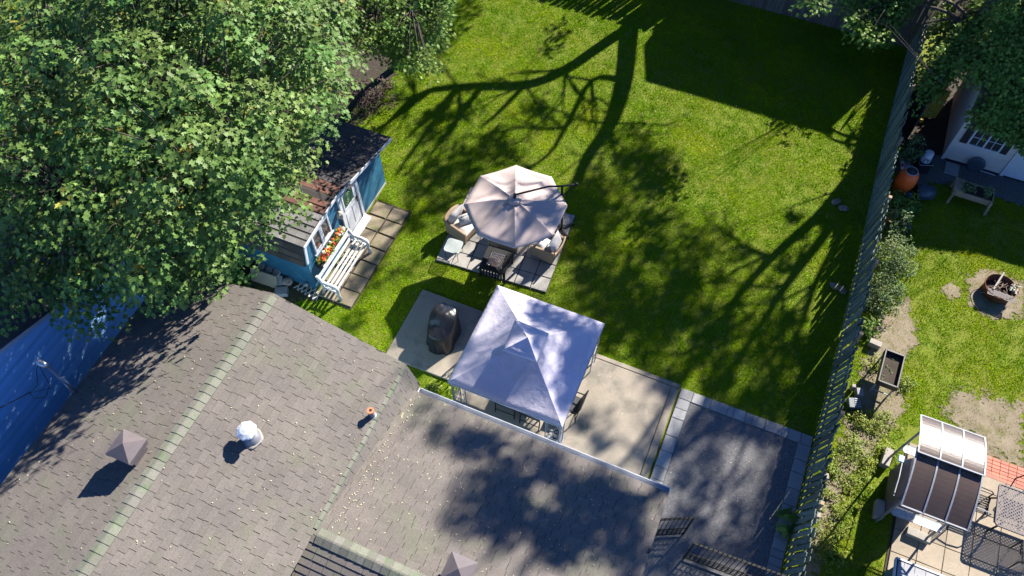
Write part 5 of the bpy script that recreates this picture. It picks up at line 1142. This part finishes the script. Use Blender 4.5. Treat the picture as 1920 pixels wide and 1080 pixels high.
stem1 = [B3, B3 + Vector((0, 0, 2)), from_shadow(1600, 330, 4.0), from_shadow(1540, 400, 5.6), from_shadow(1450, 480, 7.3), from_shadow(1380, 560, 8.8), from_shadow(1330, 640, 10.2), Vector((6.6, 24.4, 13.5)), Vector((6.4, 23.6, 17))]
stem2 = [stem1[2], from_shadow(1560, 420, 5.9), from_shadow(1470, 540, 8.0), from_shadow(1420, 620, 9.4), Vector((7.6, 25.2, 13)), Vector((8, 24.6, 16.5))]
stem3 = [stem1[2], from_shadow(1585, 420, 5.6), from_shadow(1530, 530, 7.6), from_shadow(1490, 640, 9.4), Vector((8.6, 22.6, 12.5))]
limbs(t3, 'trunk', [(stem1, [.28, .25, .22, .18, .14, .12, .09, .05, .03])]); limbs(t3, 'limb', [(stem2, [.17, .15, .12, .09, .05, .03]), (stem3, [.14, .11, .09, .06, .03])])
nd3 = stem1[3:] + stem2[1:] + stem3[1:]; nd3hi = list(nd3); low = []
for e in ((2.7, 25.0, 2.4), (3.9, 24.7, 2.2), (4.75, 22.2, 2.2), (5.5, 22.6, 2.8), (7.0, 23.4, 4.2), (3.5, 25.0, 3.0)):
    s0 = Vector((5.4, 24.65, 2.6)); e = Vector(e); m1 = s0.lerp(e, .5) + Vector((0, 0, .25)); limbs(t3, 'limb', [([s0, m1, e], [.07, .045, .018])], n=6); nd3 += [m1, e]; low += [m1, e, s0.lerp(m1, .6), m1.lerp(e, .5)]
tcl3 = np.concatenate([tcl3, np.array([(q_.x + random.gauss(0, .28), q_.y + random.gauss(0, .28), q_.z + U(.05, .35)) for q_ in low for _ in range(7) if q_.x - SHX * q_.z > 3.6 or (q_.y - SHY * q_.z > 21.6 and q_.x - SHX * q_.z < 1.8)])])
# --- tree behind the back fence (outside the frame; trunk and limb shadows on the lawn)
t1 = thing('shade_tree', 'tall forked tree behind the back fence casting trunk shadows over the lawn', 'tree', (-4.1, 27.4, 0))
B1 = Vector((-4.1, 27.4, 0)); fk = from_shadow(1180, 50, 3.1)
sA = [fk, from_shadow(1170, 150, 5.2), from_shadow(1145, 230, 6.8), from_shadow(1105, 290, 8.0), from_shadow(1050, 390, 10.0), Vector((.9, 26.8, 12.5)), Vector((1.6, 25.6, 15.5))]
sB = [fk, from_shadow(1120, 90, 4.0), from_shadow(1060, 130, 5.4), from_shadow(985, 158, 6.4), from_shadow(860, 162, 7.1), from_shadow(780, 180, 7.7), from_shadow(700, 260, 8.8)]
sC = [sA[1], from_shadow(1110, 150, 5.4), from_shadow(1060, 240, 7.2), from_shadow(1000, 310, 8.6), Vector((-3.2, 26.3, 10.6))]
limbs(t1, 'trunk', [([B1, B1 + Vector((.0, 0, 1.4)), fk], [.34, .31, .29])]); limbs(t1, 'limb', [(sA, [.27, .25, .22, .18, .13, .08, .04]), (sB, [.22, .21, .20, .18, .14, .10, .05]), (sC, [.12, .09, .08, .06, .03])])
for a, b_ in (((860, 162), (760, 260)), ((860, 162), (740, 330)), ((985, 158), (900, 240)), ((900, 165), (800, 300)), ((800, 175), (690, 250))):
    p_, q_ = from_shadow(*a, 7.0), from_shadow(*b_, 9.2); limbs(t1, 'limb', [([p_, p_.lerp(q_, .5) + Vector((.1, 0, .2)), q_], [.11, .085, .045])], n=6)
nd1 = sA[2:] + sB[3:] + sC[1:]
def forks(mb, p, d, ln, r_, depth):
    q_ = p + d * ln; mid = p.lerp(q_, .5) + Vector((U(-.1, .1), U(-.1, .1), U(-.05, .1))) * ln; mb.tube([p, mid, q_], [r_, r_ * .8, r_ * .55], 5, cap=False)
    if depth:
        for _ in range(random.choice((2, 3))): forks(mb, p.lerp(q_, U(.45, 1)), (d + Vector((U(-.7, .7), U(-.7, .7), U(-.25, .5)))).normalized(), ln * U(.5, .8), r_ * .55, depth - 1)
for t_, nodes_, zmin_ in ((t1, sA[2:] + sB[2:] + sC[1:], 5), (t3, stem1[4:] + stem2[2:] + stem3[2:], 7)):
    mb = MB()
    for nq in nodes_:
        for _ in range(3): forks(mb, nq, Vector((U(-1, 1), U(-.5, .7), U(.1, .9))).normalized(), U(.9, 1.7), .055, 3)
    mb.build('branches', 'bark', t_)
SHADE = [
    ([(690, 430), (790, 470), (770, 550), (660, 640), (590, 600), (640, 560)], 0, .9, 1, 12, 16), ([(1060, 300), (1120, 300), (1110, 430), (1070, 440)], 0, 2.0, 1, 10, 13),  # shadow polygon (px), receiver height, clusters per m2, tree, z range
    ([(690, 180), (840, 190), (900, 250), (860, 330), (780, 360), (720, 290)], 0, 1.3, 1, 8, 11),
    ([(770, -30), (900, -30), (870, 100), (800, 130)], 0, 1.3, 1, 7, 9),
    ([(960, 50), (1110, 40), (1045, 100), (980, 105)], 0, .8, 1, 6, 7.5),
    ([(790, 330), (900, 280), (960, 300), (870, 350), (800, 440), (750, 420)], 0, 3.4, 1, 10, 13),
    ([(900, 240), (1010, 270), (960, 310), (890, 300)], 0, 1.0, 1, 9, 12),
    ([(1080, 320), (1170, 230), (1250, 290), (1240, 400), (1330, 460), (1290, 640), (1130, 650), (1050, 560), (1070, 420)], 0, 4.4, 1, 10, 15),
    ([(890, 325), (1060, 330), (1060, 450), (900, 450)], 2.5, 1.7, 1, 12, 16),
    ([(1040, 560), (1140, 600), (1080, 800), (1030, 640), (960, 570)], 2.3, 9.0, 1, 13, 17),
    ([(860, 700), (990, 670), (1040, 780), (950, 750)], 2.3, 4.5, 1, 13, 18),
    ([(880, 190), (1000, 180), (1010, 250), (900, 330)], 0, .9, 1, 8, 11),
    ([(1330, 420), (1420, 440), (1400, 540), (1300, 560)], 0, 1.0, 3, 9, 12),
    ([(1250, 560), (1340, 560), (1480, 600), (1550, 720), (1500, 820), (1290, 735), (1180, 670)], 0, 3.6, 3, 11, 17),
    ([(1390, 430), (1540, 350), (1590, 400), (1480, 540), (1400, 540)], 0, .7, 3, 8, 10),
    ([(1285, 745), (1500, 835), (1460, 1090), (1190, 1090), (1240, 930)], 0, 3.0, 3, 12, 19),
    ([(1130, 680), (1270, 730), (1215, 905), (1060, 850)], 0, 1.4, 3, 12, 18),
    ([(785, 738), (1250, 925), (1200, 1090), (950, 1070), (830, 1010), (825, 940), (905, 870), (880, 840), (770, 790)], 2.8, 6.2, 3, 15, 22),
    ([(620, 230), (730, 265), (660, 340), (580, 320)], 2.0, 3.0, 1, 9, 13),
    ([(1760, 330), (1940, 330), (1940, 470), (1800, 420)], 0, 1.5, 3, 9, 13),
]
off = {1: [], 3: []}
for poly, z0, dens, tree, za, zb in SHADE:
    w3 = [G(*p, z0) for p in poly]; area = abs(sum(w3[i].x * w3[(i + 1) % len(w3)].y - w3[(i + 1) % len(w3)].x * w3[i].y for i in range(len(w3)))) / 2
    xs, ys = [p[0] for p in poly], [p[1] for p in poly]; want = int(area * dens); got = 0
    for _ in range(want * 30):
        if got >= want: break
        px, py = U(min(xs), max(xs)), U(min(ys), max(ys))
        if not inpoly(px, py, poly): continue
        p = G(px, py, z0)
        for _k in range(6):
            z_ = U(za, zb) + _k; q_ = (p.x + SHX * (z_ - z0), p.y + SHY * (z_ - z0), z_)
            if not infr(q_, 90): off[tree].append(q_); got += 1; break
twigs(t1, off[1], nd1, .012); twigs(t3, tcl3, nd3, .006); twigs(t3, off[3], nd3hi, .009)
oc = np.array(off[1]); cloud_obj('crown', [rosettes(oc, 60, .19, OL, RNG.uniform(.28, .58, len(oc)), flat=.35, rnd=.6)], 'leafdark', t1)
oc = np.array(off[3])
cloud_obj('crown', [rosettes(tcl3, 40, .10, ML, RNG.uniform(.30, .52, len(tcl3)), droop=.6, up=.75, rnd=.38), rosettes(oc, 60, .19, OL, RNG.uniform(.26, .52, len(oc)), flat=.35, rnd=.6)], 'leafdark', t3)

# ================================================================== SHRUBS AND WEEDS BY THE FENCE
def shrub(name, label, cat, c, rx, ry, h, k, leaf, m, tpl=OL, nper=26, rad=.16):
    t = thing(name, label, cat, (c[0], c[1], 0)); cl = []
    while len(cl) < k:
        d = RNG.normal(size=3); d /= np.linalg.norm(d); d[2] = abs(d[2]); q = .35 + .9 * random.random() ** .8; cl.append((c[0] + d[0] * rx * q, c[1] + d[1] * ry * q, .06 + d[2] * h * q))
    cl = np.array(cl); cloud_obj('foliage', [rosettes(cl, nper, leaf, tpl, rad, droop=.5, up=.8, rnd=.5, flat=.3)], m, t)
    mb = MB(); [mb.tube([(c[0], c[1], 0), tuple(cl[i])], [.012, .004], 4, cap=False) for i in range(0, k, 4)]; mb.build('stems', 'bark', t); return t
shrub('shrub', 'upper grey green bush growing against the neighbour side of the fence', 'bush', (5.05, 16.65), .5, .62, .8, 80, .07, 'leafpale')
shrub('shrub', 'lower grey green bush growing against the fence', 'bush', (4.93, 15.25), .5, .6, .75, 80, .07, 'leafpale')
shrub('shrub', 'loose weedy bush at the fence above the two rounded bushes', 'bush', (4.95, 17.9), .4, .55, .6, 40, .08, 'leafpale')
shrub('shrub', 'leafy weeds below the orange barrel at the fence foot', 'bush', (4.95, 18.85), .45, .45, .45, 50, .09, 'leafdark')
shrub('shrub', 'pale leaved vine between the fence and the dark bin', 'bush', (4.75, 20.75), .3, .4, .9, 36, .09, 'leafpale')
shrub('shrub', 'dark broad weed at the fence beside the wooden stub', 'bush', (4.75, 14.05), .25, .3, .4, 18, .14, 'leafdark', nper=8)
shrub('shrub', 'low light green shrub at the roof edge under the maple', 'bush', (-12.3, 8.15), .75, .45, 1.3, 90, .10, 'maple', ML, 16)
shrub('shrub', 'brownish brush heap at the lawn edge beyond the shed', 'brush', (-12.4, 16.6), 1.0, .7, .5, 60, .07, 'shed_brown')
for i, (px, py, s_) in enumerate(((1630, 800, .3), (1590, 850, .28), (1560, 880, .2), (1600, 905, .35), (1570, 960, .3), (1545, 1010, .22), (1555, 1040, .25), (1600, 830, .22), (1650, 790, .3), (1660, 850, .22), (1570, 1000, .2), (1612, 790, .2), (1695, 720, .2), (1640, 690, .2), (1540, 920, .18), (1620, 870, .24))):
    c = g2(px, py); cl = np.array([(c[0] + random.gauss(0, s_ * .6), c[1] + random.gauss(0, s_ * .6), U(.04, .18)) for _ in range(int(40 * s_ / .25))])
    t = thing('weed_clump', 'low yellow green weed clump in the soil strip beside the fence', 'weeds', (c[0], c[1], 0), 0, 'weed clumps beside the fence'); cloud_obj('leaves', [rosettes(cl, 12, .055, OL, .10, flat=.5)], 'weed', t)
p0_ = (-5.45, 7.35); cl = np.array([(p0_[0] + U(-.35, .5), p0_[1] + U(-.6, .55), U(.04, .16)) for _ in range(60)])
t = thing('weed_clump', 'bright grassy weeds in the gap between the house and the gazebo slab', 'weeds', (*p0_, 0)); cloud_obj('leaves', [rosettes(cl, 12, .06, OL, .1, flat=.5)], 'weed', t)

# ================================================================== GRASS
def grass(name, label, x0, x1, y0, y1, dens, ln, hue, bare=.0, seed=1):
    rg = np.random.default_rng(seed); n_ = int((x1 - x0) * (y1 - y0) * dens); P = np.stack([rg.uniform(x0, x1, n_), rg.uniform(y0, y1, n_)], 1)
    v = np.stack([P[:, 0], P[:, 1], np.zeros(n_)], 1) - np.array(CP); zc = v @ np.array(FW); sx = 960 + FPX * (v @ np.array(RV)) / zc; sy = 540 - FPX * (v @ np.array(UV)) / zc
    k = (sx > -150) & (sx < 2200) & (sy > -220) & (sy < 1200)
    for a, b, c, d in KEEP: k &= ~((P[:, 0] > a) & (P[:, 0] < b) & (P[:, 1] > c) & (P[:, 1] < d))
    u_ = (P - np.array([P0.x, P0.y])) @ np.array([[math.cos(PR), -math.sin(PR)], [math.sin(PR), math.cos(PR)]]); k &= ~((u_[:, 0] > -.02) & (u_[:, 0] < 3.44) & (u_[:, 1] > -.02) & (u_[:, 1] < 2.96))
    nz = np.sin(P[:, 0] * 1.7 + 1.3 * np.sin(P[:, 1] * 1.1)) * np.sin(P[:, 1] * 1.9 + 1.1 * np.sin(P[:, 0] * 1.3 + 2)); nz2 = np.sin(P[:, 0] * 4.3 + 2 * np.sin(P[:, 1] * 3.7)) * np.sin(P[:, 1] * 5.1 + 2 * np.sin(P[:, 0] * 4.7))
    thin = np.clip(.5 + .5 * nz * .6 + .4 * nz2, 0, 1); k &= rg.random(n_) > bare * (1 - thin) ** 2
    for poly in BARE:
        for i in np.nonzero(k & (P[:, 0] > min(p[0] for p in poly)) & (P[:, 0] < max(p[0] for p in poly)) & (P[:, 1] > min(p[1] for p in poly)) & (P[:, 1] < max(p[1] for p in poly)))[0]:
            if inpoly(P[i, 0], P[i, 1], poly) and rg.random() < .5: k[i] = False
    P = P[k]; nz = nz[k]; nz2 = nz2[k]; n_ = len(P); a = rg.uniform(0, 2 * np.pi, n_); L_ = ln * rg.uniform(.5, 1.25, n_) * (1 + .25 * nz2); wd = rg.uniform(.005, .009, n_)
    lean = rg.uniform(.5, 1.25, n_); d = np.stack([np.cos(a), np.sin(a)], 1); s_ = np.stack([-np.sin(a), np.cos(a)], 1) * wd[:, None]
    V = np.zeros((n_, 3, 3), np.float32); V[:, 0, :2] = P - s_; V[:, 1, :2] = P + s_; V[:, 2, :2] = P + d * (L_ * np.sin(lean))[:, None]; V[:, 2, 2] = L_ * np.cos(lean) - .02; V[:, :2, 2] = -.02
    b = rg.uniform(.65, 1.3, n_) * (1 + .16 * nz + .10 * nz2); C = np.stack([b * hue[0] * (1 + .18 * nz + rg.normal(0, .1, n_)), b * hue[1], b * hue[2]], 1); dry = rg.random(n_) < .05 + .05 * (nz < -.3); C[dry] *= np.array([1.35, .95, 4])
    o = link(name, fast_mesh(name, V.reshape(-1, 3), np.arange(n_ * 3).reshape(-1, 3), np.repeat(C, 3, 0)), 'grass'); return tag(o, label, 'grass', kind='stuff')
grass('lawn_grass', 'mown green lawn across the main yard', -14, 4.12, 6.3, 26.2, 2500, .062, (1, 1, 1), .55, 1)
grass('lawn_grass', 'patchy yellow green grass in the neighbouring yard', 4.25, 13.5, 5.5, 21.5, 2200, .065, (1.12, 1.0, 1.2), .8, 2)
# scattered petals on the lawn
V, F, C = [], [], []
for i in range(1500):
    x_, y_ = U(-13, 4), U(8, 26)
    if any(a < x_ < b and c < y_ < d for a, b, c, d in KEEP): continue
    a = U(0, 6.28); l, wd = U(.012, .02), U(.006, .01); d = Vector((math.cos(a), math.sin(a), U(-.2, .2))) * l; s_ = Vector((-math.sin(a), math.cos(a), 0)) * wd; p = Vector((x_, y_, .035)); b_ = len(V); V += [p - d, p - s_, p + d, p + s_]; F.append((b_, b_ + 1, b_ + 2, b_ + 3)); c = U(.5, 1); C += [(c, c, c)] * 4
tag(link('fallen_petals', fast_mesh('fallen_petals', V, F, C), 'petal'), 'tiny pale petals sprinkled over the lawn', 'petals', kind='stuff')
